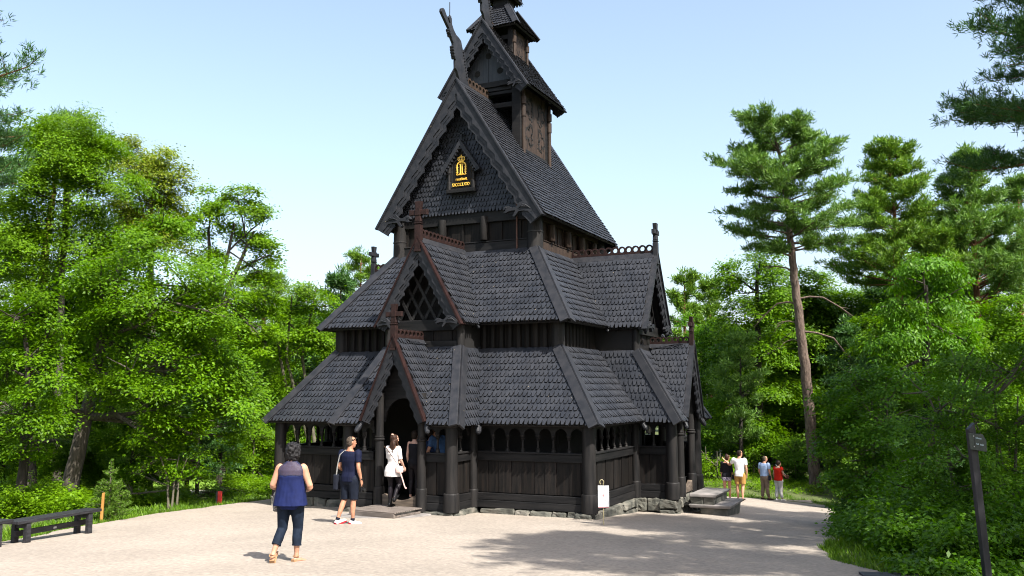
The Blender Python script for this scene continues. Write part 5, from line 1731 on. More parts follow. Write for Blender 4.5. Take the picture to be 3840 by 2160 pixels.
def make_props():
    M['benchwood'] = mat('black_stained_wood', (0.010, 0.010, 0.012), (0.026, 0.026, 0.030), 4, (1, 6, 6), rough=.5, spec=.3, bump=.2, detail=6, bdist=.004)
    M['platemetal'] = mat('dull_metal_plate', (.25, .25, .24), (.36, .36, .35), 20, rough=.4)
    M['redpaint'] = mat('red_paint', (0.36, 0.012, 0.010), (0.46, 0.02, 0.015), 6, rough=.45)
    M['paintblack'] = mat('black_paint', (0.012, 0.012, 0.013), (0.02, 0.02, 0.022), 6, rough=.5)
    M['stakewood'] = mat('yellow_stake_wood', (0.24, 0.115, 0.022), (0.34, 0.175, 0.04), 5, (5, 5, .6), rough=.7, bump=.2)
    M['signwhite'] = mat('white_sheet', (0.62, 0.63, 0.63), (0.68, 0.68, 0.68), 4, rough=.5)
    M['signpink'] = mat('faded_red_edge', (0.28, 0.12, 0.13), (0.36, 0.18, 0.19), 9, rough=.6)
    M['signred'] = mat('red_print', (0.55, 0.08, 0.10), (0.6, 0.12, 0.13), 9, rough=.6)
    M['signgrey'] = mat('pale_print', (0.46, 0.47, 0.47), (0.5, 0.5, 0.5), 9, rough=.6)
    M['brass'] = mat('pale_rod', (0.30, 0.26, 0.13), (0.40, 0.35, 0.20), 9, rough=.45)
    M['postdark'] = mat('anthracite_post', (0.014, 0.014, 0.017), (0.028, 0.027, 0.032), 8, (3, 3, .4), rough=.5, spec=.3)
    M['boarddark'] = mat('dark_green_board', (0.012, 0.018, 0.016), (0.018, 0.026, 0.022), 5, rough=.45)
    M['postlet'] = mat('pale_lettering', (.20, .27, .30), (.25, .32, .35), 9, rough=.6)
    make_bench('long black wooden bench standing whole on the gravel edge, plate on its stretcher', -3.58, -11.92, RAD(95.5))
    make_bench('black bench cut off by the left edge, beside the whole one', -3.35, -13.98, RAD(96))
    # red and black post on the verge
    x, y = -6.45, -4.45
    t = empty('marker_post', (x, y, gz(x, y)), 'short red post with a black side on the left grass verge', 'post', None, .6)
    a = MB(); a.box(-.055, .055, -.05, .05, -.05, .36); a.build('post', 'redpaint', t, bevel=.006)
    a = MB(); a.box(-.105, -.0555, -.05, .05, -.05, .35); a.build('side_panel', 'paintblack', t, bevel=.004)
    x, y = foot(266, 20.5).xy
    a = MB()
    a.hexa([(-.03, -.02, -.1), (.03, -.02, -.1), (.03, .02, -.1), (-.03, .02, -.1), (.0, -.02, .655), (.056, -.02, .665), (.056, .02, .665), (.0, .02, .655)])
    o = a.build('stake', 'stakewood', bevel=.004); o.location = (x, y, gz(x, y)); o.rotation_euler = (0, 0, .5)
    tag(o, 'yellow wooden stake leaning slightly beside the spruce sapling', 'stake')
    # white sign on a rod by the corner column
    x, y = 5.14, -5.64
    rz = .44
    t = empty('notice_stand', (x, y, gz(x, y)), 'white notice on a thin rod by the front right corner column', 'sign', None, rz)
    a = MB(); a.tube([(0, 0, 0), (0, 0, .80)], .009, 7); a.build('rod', 'brass', t, smooth=True)
    lp = MB(); lp.tube([(-.03 + .042 * math.cos(q), 0, .895 + .048 * math.sin(q)) for q in [-.9 + 5.2 * j / 16 for j in range(17)]] , .0105, 6)
    lp.tube([(0, 0, .78), (.002, 0, .86)], .0105, 6)
    lp.build('loop', 'brass', t, smooth=True)
    a = MB(); a.tube([(-.14, 0, .008), (.14, 0, .008)], .007, 6); a.tube([(0, -.07, .008), (0, .12, .008)], .007, 6); a.build('foot', 'brass', t)
    a = MB(); a.box(-.115, .120, -.022, -.010, .385, .825); b = a.build('notice_sheet', 'signwhite', t, bevel=.003)
    a = MB(); a.box(-.112, .117, -.024, -.010, .365, .3845); a.build('lower_edge', 'signpink', b)
    e = MB()
    for (r0, r1) in ((.020, .013), (.0075, .0)):
        n = 20
        cx, cz = .0, .62
        vs = [(cx + r0 * math.cos(2 * PI * k / n), -.0235, cz + r0 * 1.1 * math.sin(2 * PI * k / n)) for k in range(n)]
        if r1 > 0:
            vs += [(cx + r1 * math.cos(2 * PI * k / n), -.0235, cz + r1 * 1.1 * math.sin(2 * PI * k / n)) for k in range(n)]
            e.add(vs, [(k, (k + 1) % n, n + (k + 1) % n, n + k) for k in range(n)])
        else:
            e.add(vs, [tuple(range(n))])
    e.build('red_emblem', 'signred', b)
    ln = MB()
    for (x0, x1, zz) in ((-.03, .035, .715), (-.03, -.008, .685), (.006, .03, .685), (-.012, .04, .54), (-.045, -.012, .515), (.0, .045, .515)):
        ln.box(x0, x1, -.0238, -.0225, zz, zz + .008)
    ln.build('small_print', 'signgrey', b)
    # signpost at the right edge
    b0 = Vector((12.11, -10.72, gz(12.11, -10.72)))
    t = empty('signpost', b0, 'dark signpost with a short arrow board at the right edge', 'signpost', None, .44)
    top = Vector((11.995, -11.02, 2.30)) - b0
    q = Matrix.Rotation(-.44, 3, 'Z') @ top
    a = MB()
    w = .043
    a.hexa([(-w, -w, -.1), (w, -w, -.1), (w, w, -.1), (-w, w, -.1), (q.x - w, q.y - w, q.z - .085), (q.x + w, q.y - w, q.z), (q.x + w, q.y + w, q.z), (q.x - w, q.y + w, q.z - .085)])
    a.build('post', 'postdark', t, bevel=.006)
    zb = q.z - .13
    k = q.x * (zb / q.z)
    a = MB(); a.prism([(k - .075, q.y - w - .012, zb), (k + .105, q.y - w - .012, zb - .012), (k + .148, q.y - w - .012, zb - .10), (k + .145, q.y - w - .012, zb - .235), (k - .06, q.y - w - .012, zb - .20)], (0, -1, 0), .014)
    bd = a.build('arrow_board', 'boarddark', t, bevel=.003)
    yf = q.y - w - .0275
    a = MB()
    for row, (x0, n, zz) in enumerate(((k + .012, 9, zb - .050), (k + .018, 4, zb - .125), (k + .062, 6, zb - .135))):
        for i in range(n):
            hh = (.020, .014, .014, .022, .014, .018, .014, .014, .020)[i % 9]
            a.box(x0 + i * .0082, x0 + i * .0082 + .0052, yf - .001, yf, zz - .016 - .0016 * i, zz - .016 - .0016 * i + hh)
    a.build('lettering', 'postlet', bd)
    a = MB(); a.box(k - .003, k + .003, yf - .002, yf + .001, zb - .19, zb - .02); a.build('seam', 'paintblack', bd)
    for dz in (-.035, -.165):
        a = MB(); a.tube([(k - .012, yf - .004, zb + dz), (k - .012, yf + .004, zb + dz)], .007, 8); a.build('bolt', 'platemetal', bd)
    # dark flat board at the gravel edge, bottom right
    x, y = 10.88, -10.68
    a = MB(); a.box(-.30, .45, -.14, .14, -.01, .03)
    o = a.build('dark_board', 'postdark', bevel=.005); o.location = (x, y, gz(x, y) + .02); o.rotation_euler = (0, 0, .32)
    tag(o, 'dark flat board lying where gravel meets grass, bottom right', 'board')
    # steps at the west portal
    t = empty('entrance_step', (.1, -6.3, gz(.1, -6.3)), 'low timber grating step on a stone slab before the west portal', 'step', None, -.10)
    g0 = gz(.1, -6.3)
    s = MB(); s.hexa([(-.92, -.78, -.12), (.92, -.80, -.12), (.90, .66, -.12), (-.86, .60, -.12), (-.90, -.76, .05), (.90, -.78, .05), (.88, .64, .05), (-.84, .58, .05)]); s.build('stone_slab', 'slab', t, bevel=.02)
    f = MB()
    f.box(-.62, .66, -.46, -.40, .052, .15)
    for xx in (-.62, .0, .60): f.box(xx, xx + .06, -.40, .52, .052, .10)
    f.build('grating_frame', 'timberstep', t, bevel=.006)
    for i in range(13):
        y = -.455 + i * .078
        a = MB(); a.box(-.64, .68, y, y + .062, .1515, .176); a.build('slat', 'timberstep', t, bevel=.004)
    # steps at the south porch
    t = empty('stone_steps', (6.0, .3, gz(6.0, .3)), 'grey stone steps of two slabs at the south porch', 'steps')
    z0 = gz(6.0, .3)
    def slab_(name, x0, x1, y0, y1, zt, th, m='slab'):
        r = random.Random(int(x1 * 91 + zt * 77))
        j = lambda: r.uniform(-.025, .025)
        a = MB()
        a.hexa([(x0 - 6 + j(), y0 - .3 + j() + .02, zt - th - z0), (x1 - 6.02 + j(), y0 - .3 + j() + .02, zt - th - z0), (x1 - 6.02 + j(), y1 - .3 + j(), zt - th - z0), (x0 - 6 + j(), y1 - .3 + j(), zt - th - z0),
                (x0 - 6 + j(), y0 - .3 + j(), zt - z0), (x1 - 6 + j(), y0 - .3 + j(), zt - z0), (x1 - 6 + j(), y1 - .3 + j(), zt - z0), (x0 - 6 + j(), y1 - .3 + j(), zt - z0)])
        return a.build(name, m, t, bevel=.02)
    slab_('top_slab', 5.63, 6.36, -.50, 1.15, .075, .085)
    slab_('riser_block', 5.66, 5.98, -.46, 1.1, -.012, .20, 'stone'); slab_('riser_block', 5.99, 6.29, -.46, 1.1, -.014, .20, 'stone')
    slab_('lower_slab', 5.64, 6.70, -.52, 1.3, -.19, .085)
    slab_('base_block', 5.9, 6.62, -.42, 1.25, -.277, .3, 'stone')
    # stone stump near the north-west corner
    a = MB(); a.lathe([(.15, -.1), (.155, .1), (.15, .21), (.135, .235)], (0, 0, 0), 9)
    o = a.build('stone_stump', 'stone', bevel=.015); o.location = (-5.2, -3.6, gz(-5.2, -3.6)); tag(o, 'small grey stump on the gravel by the left corner column', 'stump')
# ================================================================== people
def remesh(mb, name, m, vox=.010, smooth=4, fold=0.0, fscale=9.0, parent=None, fstretch=(1, 1, .35), seed=0):
    me = mb.mesh(name + '_cage')
    o = bpy.data.objects.new(name + '_cage', me)
    COL.objects.link(o)
    r = o.modifiers.new('r', 'REMESH'); r.mode = 'VOXEL'; r.voxel_size = vox
    s = o.modifiers.new('s', 'SMOOTH'); s.factor = .5; s.iterations = smooth
    dg = bpy.context.evaluated_depsgraph_get()
    dg.update()
    out = bpy.data.meshes.new_from_object(o.evaluated_get(dg))
    bpy.data.objects.remove(o)
    bpy.data.meshes.remove(me)
    if fold:
        n = [v.normal.copy() for v in out.vertices]
        for v, q in zip(out.vertices, n):
            p = Vector((v.co.x * fstretch[0], v.co.y * fstretch[1], v.co.z * fstretch[2])) * fscale + Vector((seed * 3.7, seed, 0))
            v.co += q * (mnoise.noise(p) * fold + mnoise.noise(p * 2.3) * fold * .4)
    out.name = name
    out.materials.clear()
    out.materials.append(M[m] if isinstance(m, str) else m)
    out.polygons.foreach_set('use_smooth', [True] * len(out.polygons))
    ob = bpy.data.objects.new(name, out)
    COL.objects.link(ob)
    if parent is not None: ob.parent = parent
    return ob

def ell(cx, cy, z, rx, ry, n=20, p=2.3):
    out = []
    for k in range(n):
        t = 2 * PI * k / n
        c, s = math.cos(t), math.sin(t)
        out.append((cx + rx * math.copysign(abs(c) ** (2 / p), c), cy + ry * math.copysign(abs(s) ** (2 / p), s), z))
    return out

def ball(mb, c, r, n=12, rings=8, sx=1, sy=1, sz=1):
    c = Vector(c)
    mb.loft([ell(c.x, c.y, c.z - r * sz * math.cos(PI * (i + .5) / rings), r * sx * math.sin(PI * (i + .5) / rings), r * sy * math.sin(PI * (i + .5) / rings), n, 2) for i in range(rings)])

class Body:
    """joints for a 1.75 m figure facing +Y, feet on z = 0"""
    def __init__(s, female=False, **pose):
        s.f = female
        w = .165 if female else .19
        h = .095
        J = dict(shL=(-w, 0, 1.425), shR=(w, 0, 1.425), elL=(-w - .05, -.02, 1.13), elR=(w + .05, -.02, 1.13), wrL=(-w - .06, .06, .88), wrR=(w + .06, .06, .88),
                 hipL=(-h, 0, .92), hipR=(h, 0, .92), knL=(-h, .015, .50), knR=(h, .015, .50), anL=(-h, -.03, .085), anR=(h, -.03, .085), head=(0, .02, 1.635), hyaw=0.0, hpitch=0.0, toeL=0.0, toeR=0.0, liftL=0.0, liftR=0.0, lean=0.0, fat=0.0, torso=1.0, belly=0.0, hips=1.0, lean_x=0.0)
        J.update(pose)
        s.J = {k: (Vector(v) if hasattr(v, '__len__') else v) for k, v in J.items()}
    def rings(s, infl=0.0, z0=.80, z1=1.56):
        t, b, hp = s.J['torso'], s.J['belly'], s.J['hips']
        f = s.f
        R = [(.80, .135 * hp, .095, -.005), (.88, (.172 if f else .162) * hp, .122, -.012), (.96, (.170 if f else .158) * hp, .122, -.008), (1.06, (.138 if f else .150) * t + b * .4, .102 + b, .006), (1.16, (.142 if f else .156) * t + b * .3, .106 + b * .8, .008),
             (1.28, (.158 if f else .178) * t, .118 + b * .3, .006), (1.37, (.165 if f else .190) * t, .108, -.004), (1.425, (.145 if f else .170) * t, .085, -.008), (1.465, .098, .068, -.008), (1.50, .062, .060, -.002), (1.56, .054, .056, .008)]
        out = []
        for z, rx, ry, yo in R:
            if z0 - 1e-6 <= z <= z1 + 1e-6:
                out.append(ell(s.J['lean_x'] * (z - .9), yo + s.J['lean'] * (z - .9), z, rx + infl, ry + infl, 24))
        return out
    def arm(s, sd, i=0.0, t0=0.0, t1=2.0):
        a, b, c = s.J['sh' + sd], s.J['el' + sd], s.J['wr' + sd]
        k = .92 if s.f else 1.0
        i = i + s.J['fat']
        P, Rr = [], []
        for t, r in ((0, .060), (.12, .062), (.35, .052), (.65, .045), (.95, .041), (1.05, .041), (1.3, .042), (1.55, .036), (1.8, .029), (2.0, .025)):
            if t0 - 1e-6 <= t <= t1 + 1e-6:
                P.append(a.lerp(b, t) if t <= 1 else b.lerp(c, t - 1)); Rr.append(r * k + i)
        return P, Rr
    def leg(s, sd, i=0.0, t0=0.0, t1=2.0, flare=0.0):
        a, b, c = s.J['hip' + sd], s.J['kn' + sd], s.J['an' + sd]
        P, Rr = [], []
        for t, r in ((0, .092), (.15, .092), (.45, .078), (.8, .062), (1.0, .058), (1.12, .055), (1.35, .056), (1.6, .046), (1.85, .036), (2.0, .036)):
            if t0 - 1e-6 <= t <= t1 + 1e-6:
                p = a.lerp(b, t) if t <= 1 else b.lerp(c, t - 1)
                if 1.1 < t < 1.7: p = p + Vector((0, -.014, 0))
                P.append(p); Rr.append(r * (1.06 if s.f and t < .5 else 1) + i + flare * max(0, t - .6))
        return P, Rr
    def hand(s, mb, sd):
        b, c = s.J['el' + sd], s.J['wr' + sd]
        d = (c - b).normalized()
        sg = -1 if sd == 'L' else 1
        fwd = Vector((0, 1, 0)); fwd = (fwd - d * fwd.dot(d)); fwd = fwd.normalized() if fwd.length > .2 else Vector((1, 0, 0))
        palm = d.cross(fwd).normalized()                     # palm normal, turned to the thigh
        if palm.x * sg > 0: palm = -palm
        p0, p1 = c, c + d * .085
        mb.loft([[tuple(p + fwd * (wx * math.cos(q)) + palm * (th * math.sin(q))) for q in [2 * PI * j / 10 for j in range(10)]] for p, wx, th in ((p0 - d * .01, .026, .020), (p0 + d * .02, .036, .018), (p0 + d * .055, .041, .016), (p1, .038, .013))])
        for k, L in enumerate((.068, .076, .071, .056)):
            o = fwd * (.030 - .020 * k)
            q0 = p1 - d * .012 + o
            q1 = q0 + (d + palm * .18).normalized() * L * .5
            q2 = q1 + (d + palm * .65).normalized() * L * .32
            q3 = q2 + (d * .7 + palm).normalized() * L * .25
            mb.tube([q0, q1, q2, q3], [.0098, .0092, .0085, .007], 7)
        t0 = p0 + d * .025 + fwd * .030
        t1 = t0 + (d * .7 + fwd * .55 + palm * .25).normalized() * .038
        mb.tube([t0, t1, t1 + (d + palm * .35).normalized() * .03], [.013, .0105, .008], 7)
    def headmesh(s, mb):
        h = s.J['head']
        Rm = Matrix.Rotation(s.J['hyaw'], 3, 'Z') @ Matrix.Rotation(s.J['hpitch'], 3, 'X')
        T = lambda p: tuple(h + Rm @ Vector(p))
        prof = [(-.112, .030, .040, .035), (-.100, .045, .055, .026), (-.075, .058, .075, .012), (-.04, .067, .086, .004), (0, .072, .092, .0), (.04, .075, .095, -.004), (.075, .070, .088, -.006), (.10, .052, .066, -.006), (.115, .026, .034, -.005)]
        mb.loft([[T(q) for q in ell(0, yo, z, rx, ry, 20, 2.1)] for z, rx, ry, yo in prof])
        mb.loft([[T(q) for q in r] for r in (ell(0, .088, -.045, .014, .012, 8, 2), ell(0, .108, -.036, .014, .014, 8, 2), ell(0, .098, -.01, .009, .012, 8, 2), ell(0, .088, .012, .007, .008, 8, 2))])  # nose
        for sg in (-1, 1):
            mb.loft([[T(q) for q in r] for r in (ell(sg * .072, -.006, -.032, .006, .012, 8, 2), ell(sg * .079, -.010, -.012, .008, .017, 8, 2), ell(sg * .080, -.012, .012, .008, .018, 8, 2), ell(sg * .074, -.006, .026, .005, .011, 8, 2))])
            mb.loft([[T(q) for q in r] for r in (ell(sg * .030, .083, .004, .012, .006, 8, 2), ell(sg * .030, .086, .010, .014, .006, 8, 2), ell(sg * .030, .085, .018, .016, .006, 8, 2))])  # brow
        mb.tube([T((-.022, .083, -.068)), T((0, .091, -.069)), T((.022, .083, -.068))], [.006, .008, .006], 6)  # lips
        mb.tube([tuple(Vector((s.J['lean_x'] * .55, s.J['lean'] * .55 - .005, 1.46))), tuple(h + Vector((0, -.012, -.06)))], [.055, .052], 14)
        return T
    def foot(s, mb, sd, infl=0.0, L=.25):
        c = s.J['an' + sd]; yaw = s.J['toe' + sd]; li = s.J['lift' + sd]
        Rm = Matrix.Translation(c) @ Matrix.Rotation(yaw, 4, 'Z') @ Matrix.Rotation(-li, 4, 'X')
        T = lambda p: tuple(Rm @ Vector(p))
        i = infl
        rg_ = []
        for y, w, h0, h1 in ((-.062, .022, -.075, -.035), (-.05, .030, -.083, -.01), (-.01, .034, -.085, .01), (.05, .038, -.085, -.015), (.11, .044, -.085, -.035), (.16, .042, -.085, -.050), (.185, .028, -.083, -.060)):
            y = y * L / .25; w += i; h1 += i; h0 -= min(i, .001)
            rg_.append([T((w * math.cos(q), y + (i if y > 0 else -i) * .6, (h0 + h1) / 2 + (h1 - h0) / 2 * math.sin(q))) for q in [2 * PI * j / 12 for j in range(12)]])
        mb.loft(rg_)
        return T

def person_root(label, loc, rz, H):
    r = empty('person', loc, label, 'person', None, rz)
    r.scale = (H / 1.75,) * 3
    return r

def make_body(B, root, vox, skin='skin', legs=True, arms=('L', 'R'), feet=True, bare=False):
    arms0 = .94 if bare else .80
    mb = MB()
    mb.loft(B.rings(-.004))
    for sd in arms:
        P, R_ = B.arm(sd); R_[0] *= arms0; R_[1] *= arms0; mb.tube(P, R_, 12)
        ball(mb, P[0], .056 if bare else .046)
        B.hand(mb, sd)
    if legs:
        for sd in 'LR':
            P, R_ = B.leg(sd); mb.tube(P, R_, 14)
            if feet: B.foot(mb, sd)
    B.headmesh(mb)
    b = remesh(mb, 'body', skin, vox, 3)
    b.parent = root
    return b

def hair_cap(B, mb, infl=.014, down=.0, back=.0, n=20, fringe=.03):
    """hair over the skull: lower edge higher at the face"""
    h = B.J['head']
    Rm = Matrix.Rotation(B.J['hyaw'], 3, 'Z') @ Matrix.Rotation(B.J['hpitch'], 3, 'X')
    T = lambda p: tuple(h + Rm @ Vector(p))
    for (c, r, sx, sy, sz) in (((0, -.020, .030), .090 + infl, .86, .98, .98), ((0, -.040, -.015 - down * .5), .080 + infl, .90, .78, 1.0 + down * 4)):
        m2 = MB(); ball(m2, c, r, 16, 10, sx, sy, sz)
        mb.add([T(p) for p in m2.v], m2.f)
    return T

def arm_patch(B, mb, sd, i, t1):
    P, R_ = B.arm(sd, i, 0, t1); R_[0] *= .94; mb.tube(P, R_, 14); ball(mb, P[0] + Vector((0, 0, -.004)), R_[0] * 1.06)

def cloth_mat(name, c, dark=.75, rough=.8, scale=14):
    M[name] = mat(name, tuple(x * dark for x in c), c, scale, rough=rough, spec=.15, bump=.15, bdist=.003)
    return name

def make_people():
    M['skin'] = mat('skin_warm', (0.30, 0.15, 0.095), (0.40, 0.215, 0.14), 9, rough=.55, spec=.3)
    M['skin_tan'] = mat('skin_tanned', (0.27, 0.125, 0.075), (0.36, 0.18, 0.11), 9, rough=.55, spec=.3)
    M['skin_pale'] = mat('skin_pale', (0.38, 0.22, 0.16), (0.48, 0.29, 0.22), 9, rough=.55, spec=.3)
    M['hair_black'] = mat('greying_black_hair', (0.003, 0.003, 0.004), (0.022, 0.021, 0.022), 22, (3, 3, .8), rough=.6, spec=.15, bump=.8, detail=6, bdist=.01)
    M['hair_grey'] = mat('grey_brown_hair', (0.022, 0.017, 0.013), (0.085, 0.066, 0.052), 30, rough=.8, spec=.1, bump=.6, bdist=.006)
    M['hair_brown'] = mat('auburn_hair', (0.010, 0.0045, 0.003), (0.042, 0.017, 0.009), 16, (4, 4, .4), rough=.5, spec=.2, bump=.8, detail=6, bdist=.012)
    M['hair_dark'] = mat('dark_brown_hair', (0.006, 0.004, 0.003), (0.022, 0.014, 0.009), 20, (3, 3, .6), rough=.65, spec=.12, bump=.6, bdist=.008)
    cloth_mat('navy_blouse', (0.006, 0.011, 0.056)); cloth_mat('denim_navy', (0.007, 0.013, 0.026), .6); cloth_mat('navy_tee', (0.0035, 0.0055, 0.021)); cloth_mat('shorts_navy', (0.006, 0.009, 0.018), .7)
    cloth_mat('white_dress', (0.60, 0.56, 0.54), .93); cloth_mat('black_tights', (0.010, 0.008, 0.011), .7, .5); cloth_mat('white_tee', (0.60, 0.60, 0.62), .95); cloth_mat('tan_shorts', (0.30, 0.17, 0.05), .8)
    cloth_mat('black_top', (0.008, 0.008, 0.011)); cloth_mat('blue_shirt', (0.22, 0.30, 0.46), .92); cloth_mat('taupe_trousers', (0.17, 0.125, 0.095)); cloth_mat('red_top', (0.48, 0.016, 0.006), .85); cloth_mat('white_trousers', (0.52, 0.50, 0.48), .94)
    cloth_mat('blue_work_shirt', (0.035, 0.075, 0.16)); cloth_mat('plaid_navy', (0.012, 0.022, 0.06), .5, scale=40); cloth_mat('beige_cloth', (0.30, 0.24, 0.16))
    cloth_mat('shoe_black', (0.010, 0.010, 0.011), .7, .3); cloth_mat('shoe_white', (0.62, 0.60, 0.60), .95); cloth_mat('shoe_red', (0.40, 0.02, 0.03)); cloth_mat('sandal_beige', (0.30, 0.17, 0.09), .9, .5); cloth_mat('brown_shoe', (0.03, 0.02, 0.014))
    cloth_mat('strap_grey', (0.34, 0.34, 0.33)); cloth_mat('bag_navy', (0.010, 0.012, 0.020)); cloth_mat('bag_pink', (0.52, 0.36, 0.33), .9); cloth_mat('bow_pink', (0.60, 0.38, 0.30)); cloth_mat('brown_leather', (0.06, 0.03, 0.02)); cloth_mat('belt_black', (.01, .01, .01))
    # printed stuffs
    M['print_bag'] = mat('black_white_print', (0.006, 0.006, 0.008), (0.30, 0.28, 0.27), 30, rough=.7)
    M['print_shorts'] = mat('flower_print', (0.015, 0.02, 0.06), (0.35, 0.30, 0.36), 26, rough=.7)
    sh = bpy.data.materials.new('sheer_navy'); sh.use_nodes = True
    nt = sh.node_tree; bs = nt.nodes['Principled BSDF']; bs.inputs['Base Color'].default_value = (0.008, 0.012, 0.045, 1); bs.inputs['Roughness'].default_value = .7; bs.inputs['Alpha'].default_value = .74
    M['sheer'] = sh
    V1, V2 = .0085, .013

    # ---- 1 woman in the sleeveless navy blouse, walking away
    B = Body(True, fat=.010, shL=(-.178, 0, 1.41), shR=(.178, 0, 1.41), elL=(-.285, -.015, 1.13), elR=(.295, -.02, 1.12), wrL=(-.20, .20, 1.06), wrR=(.20, .19, 1.05), hipL=(-.095, 0, .92), hipR=(.095, 0, .92),
             knL=(-.125, .03, .50), knR=(.10, .06, .50), anL=(-.21, -.16, .13), anR=(.095, .03, .085), liftL=-.55, toeL=.1, toeR=-.55, head=(.015, .03, 1.63), hyaw=-.15, torso=1.16, belly=.022, hips=1.13)
    r = person_root('woman in sleeveless navy blouse and dark cropped trousers, nearest the camera', (3.19, -13.42, gz(3.19, -13.42)), .40, 1.66)
    make_body(B, r, V1, 'skin', bare=True)
    m = MB(); m.loft([ell(0, -.02, .845, .262, .185, 24), ell(0, -.012, .92, .245, .175, 24), ell(0, -.004, 1.04, .222, .155, 24), ell(0, .004, 1.18, .208, .148, 24), ell(0, .004, 1.30, .200, .135, 24)]); m.loft(B.rings(.022, 1.16, 1.30)); m.loft([ell(0, -.10, .80, .12, .06, 16), ell(0, -.08, .90, .18, .09, 16)])
    
    remesh(m, 'blouse', 'navy_blouse', .010, 3, .010, 11, r)
    m = MB(); m.loft(B.rings(.020, 1.28, 1.50)); yk = remesh(m, 'sheer_yoke', 'sheer', .010, 3, .003, 9, r)
    m = MB(); m.loft(B.rings(.008, .80, 1.06))
    for sd in 'LR':
        P, R_ = B.leg(sd, .016, 0, 1.6, .004); m.tube(P, R_, 16); ball(m, P[0], .112)
    remesh(m, 'cropped_trousers', 'denim_navy', .010, 3, .008, 12, r)
    for sd in 'LR':
        P, _ = B.leg(sd); q = B.J['kn' + sd].lerp(B.J['an' + sd], .60); q2 = B.J['kn' + sd].lerp(B.J['an' + sd], .55)
        m = MB(); m.tube([q + Vector((0, -.014, 0)), q2 + Vector((0, -.014, 0))], .071, 16); m.build('cuff', 'denim_navy', r, smooth=True)
    m = MB(); T = hair_cap(B, m, .036, .016)
    for k in range(26):
        a = k * 2.4; rr_ = .085; q = (rr_ * math.cos(a) * (.8 + .2 * math.sin(k)), -.02 + rr_ * math.sin(a), .03 + .08 * math.sin(k * 1.7)); ball(m, T(q), .034, 8, 6)
    remesh(m, 'hair', 'hair_black', .008, 1, .020, 34, r, (1, 1, .7))
    for sd in 'LR':
        m = MB(); T = B.foot(m, sd, .0, .25)
        s = MB()
        for y0, y1, z0, z1, w in ((-.07, -.02, -.098, -.03, .036), (-.07, .20, -.100, -.088, .046)):
            s.hexa([T((-w, y0, z0)), T((w, y0, z0)), T((w, y1, z0)), T((-w, y1, z0)), T((-w, y0, z1)), T((w, y0, z1)), T((w, y1, z1)), T((-w, y1, z1))] if False else [T(p) for p in ((-w, y0, z0), (w, y0, z0), (w, y1, z0), (-w, y1, z0), (-w, y0, z1), (w, y0, z1), (w, y1, z1), (-w, y1, z1))])
        s.tube([T((.04 * math.cos(q), -.005 + .046 * math.sin(q), .012)) for q in [2 * PI * j / 16 for j in range(17)]], .008, 6)
        s.tube([T((-.044, .12, -.07)), T((0, .10, -.035)), T((.044, .12, -.07))], .009, 6)
        s.build('sandal', 'sandal_beige', r, smooth=True)
    o = Vector((3.19, -13.42, gz(3.19, -13.42)))
    Rz = Matrix.Rotation(.40, 3, 'Z')
    m = MB(); m.loft([ell(0, 0, z, rx, ry, 16, 3) for z, rx, ry in ((-.17, .05, .03), (-.15, .13, .05), (0, .15, .055), (.10, .13, .045), (.13, .11, .03))])
    b = remesh(m, 'handbag', 'print_bag', .012, 3, .006, 14)
    b.location = o + Rz @ Vector((-.20, .16, .86)); b.rotation_euler = (0, 0, .40 + 1.2)
    tag(b, 'black and white patterned bag held by the woman in the navy blouse', 'bag')
    m = MB(); m.tube([(-.08, 0, .12), (-.05, 0, .24), (.05, 0, .24), (.08, 0, .12)], .008, 6); m.build('handle', 'belt_black', b)

    # ---- 2 man in navy T-shirt and shorts
    B = Body(False, shL=(-.19, 0, 1.43), shR=(.19, 0, 1.43), elL=(-.235, -.03, 1.14), elR=(.245, -.06, 1.14), wrL=(-.20, .17, 1.03), wrR=(.265, .02, .88), hipL=(-.095, 0, .92), hipR=(.095, 0, .92),
             knL=(-.12, .02, .50), knR=(.095, .02, .50), anL=(-.17, -.16, .10), anR=(.10, -.02, .085), liftL=-.25, toeL=-.25, toeR=-.35, head=(.01, .025, 1.64), hyaw=-.55)
    L2 = (.52, -8.22); r = person_root('man in navy T-shirt and dark shorts walking towards the portal', (*L2, gz(*L2)), .02, 1.78)
    make_body(B, r, V1, 'skin_tan')
    m = MB(); m.loft([ell(0, -.008, .86, .182, .138, 24)] + B.rings(.016, .96, 1.47))
    for sd in 'LR': arm_patch(B, m, sd, .018, .72)
    remesh(m, 'tee_shirt', 'navy_tee', .010, 3, .009, 11, r)
    m = MB(); m.loft(B.rings(.012, .80, .96))
    for sd in 'LR':
        P, R_ = B.leg(sd, .026, 0, 1.0, .02); m.tube(P, R_, 16); ball(m, P[0], .115)
    remesh(m, 'shorts', 'shorts_navy', .010, 3, .008, 12, r)
    m = MB(); hair_cap(B, m, .004); remesh(m, 'hair', 'hair_grey', .009, 2, .003, 40, r, (1, 1, 1))
    h = B.J['head']; Rm = Matrix.Rotation(B.J['hyaw'], 3, 'Z')
    m = MB(); q = lambda p: tuple(h + Rm @ Vector(p))
    m.tube([q((-.082, -.01, .045)), q((-.075, .09, .088)), q((0, .108, .092)), q((.075, .09, .088)), q((.082, -.01, .045))], .007, 6); m.build('sunglasses', 'belt_black', r)
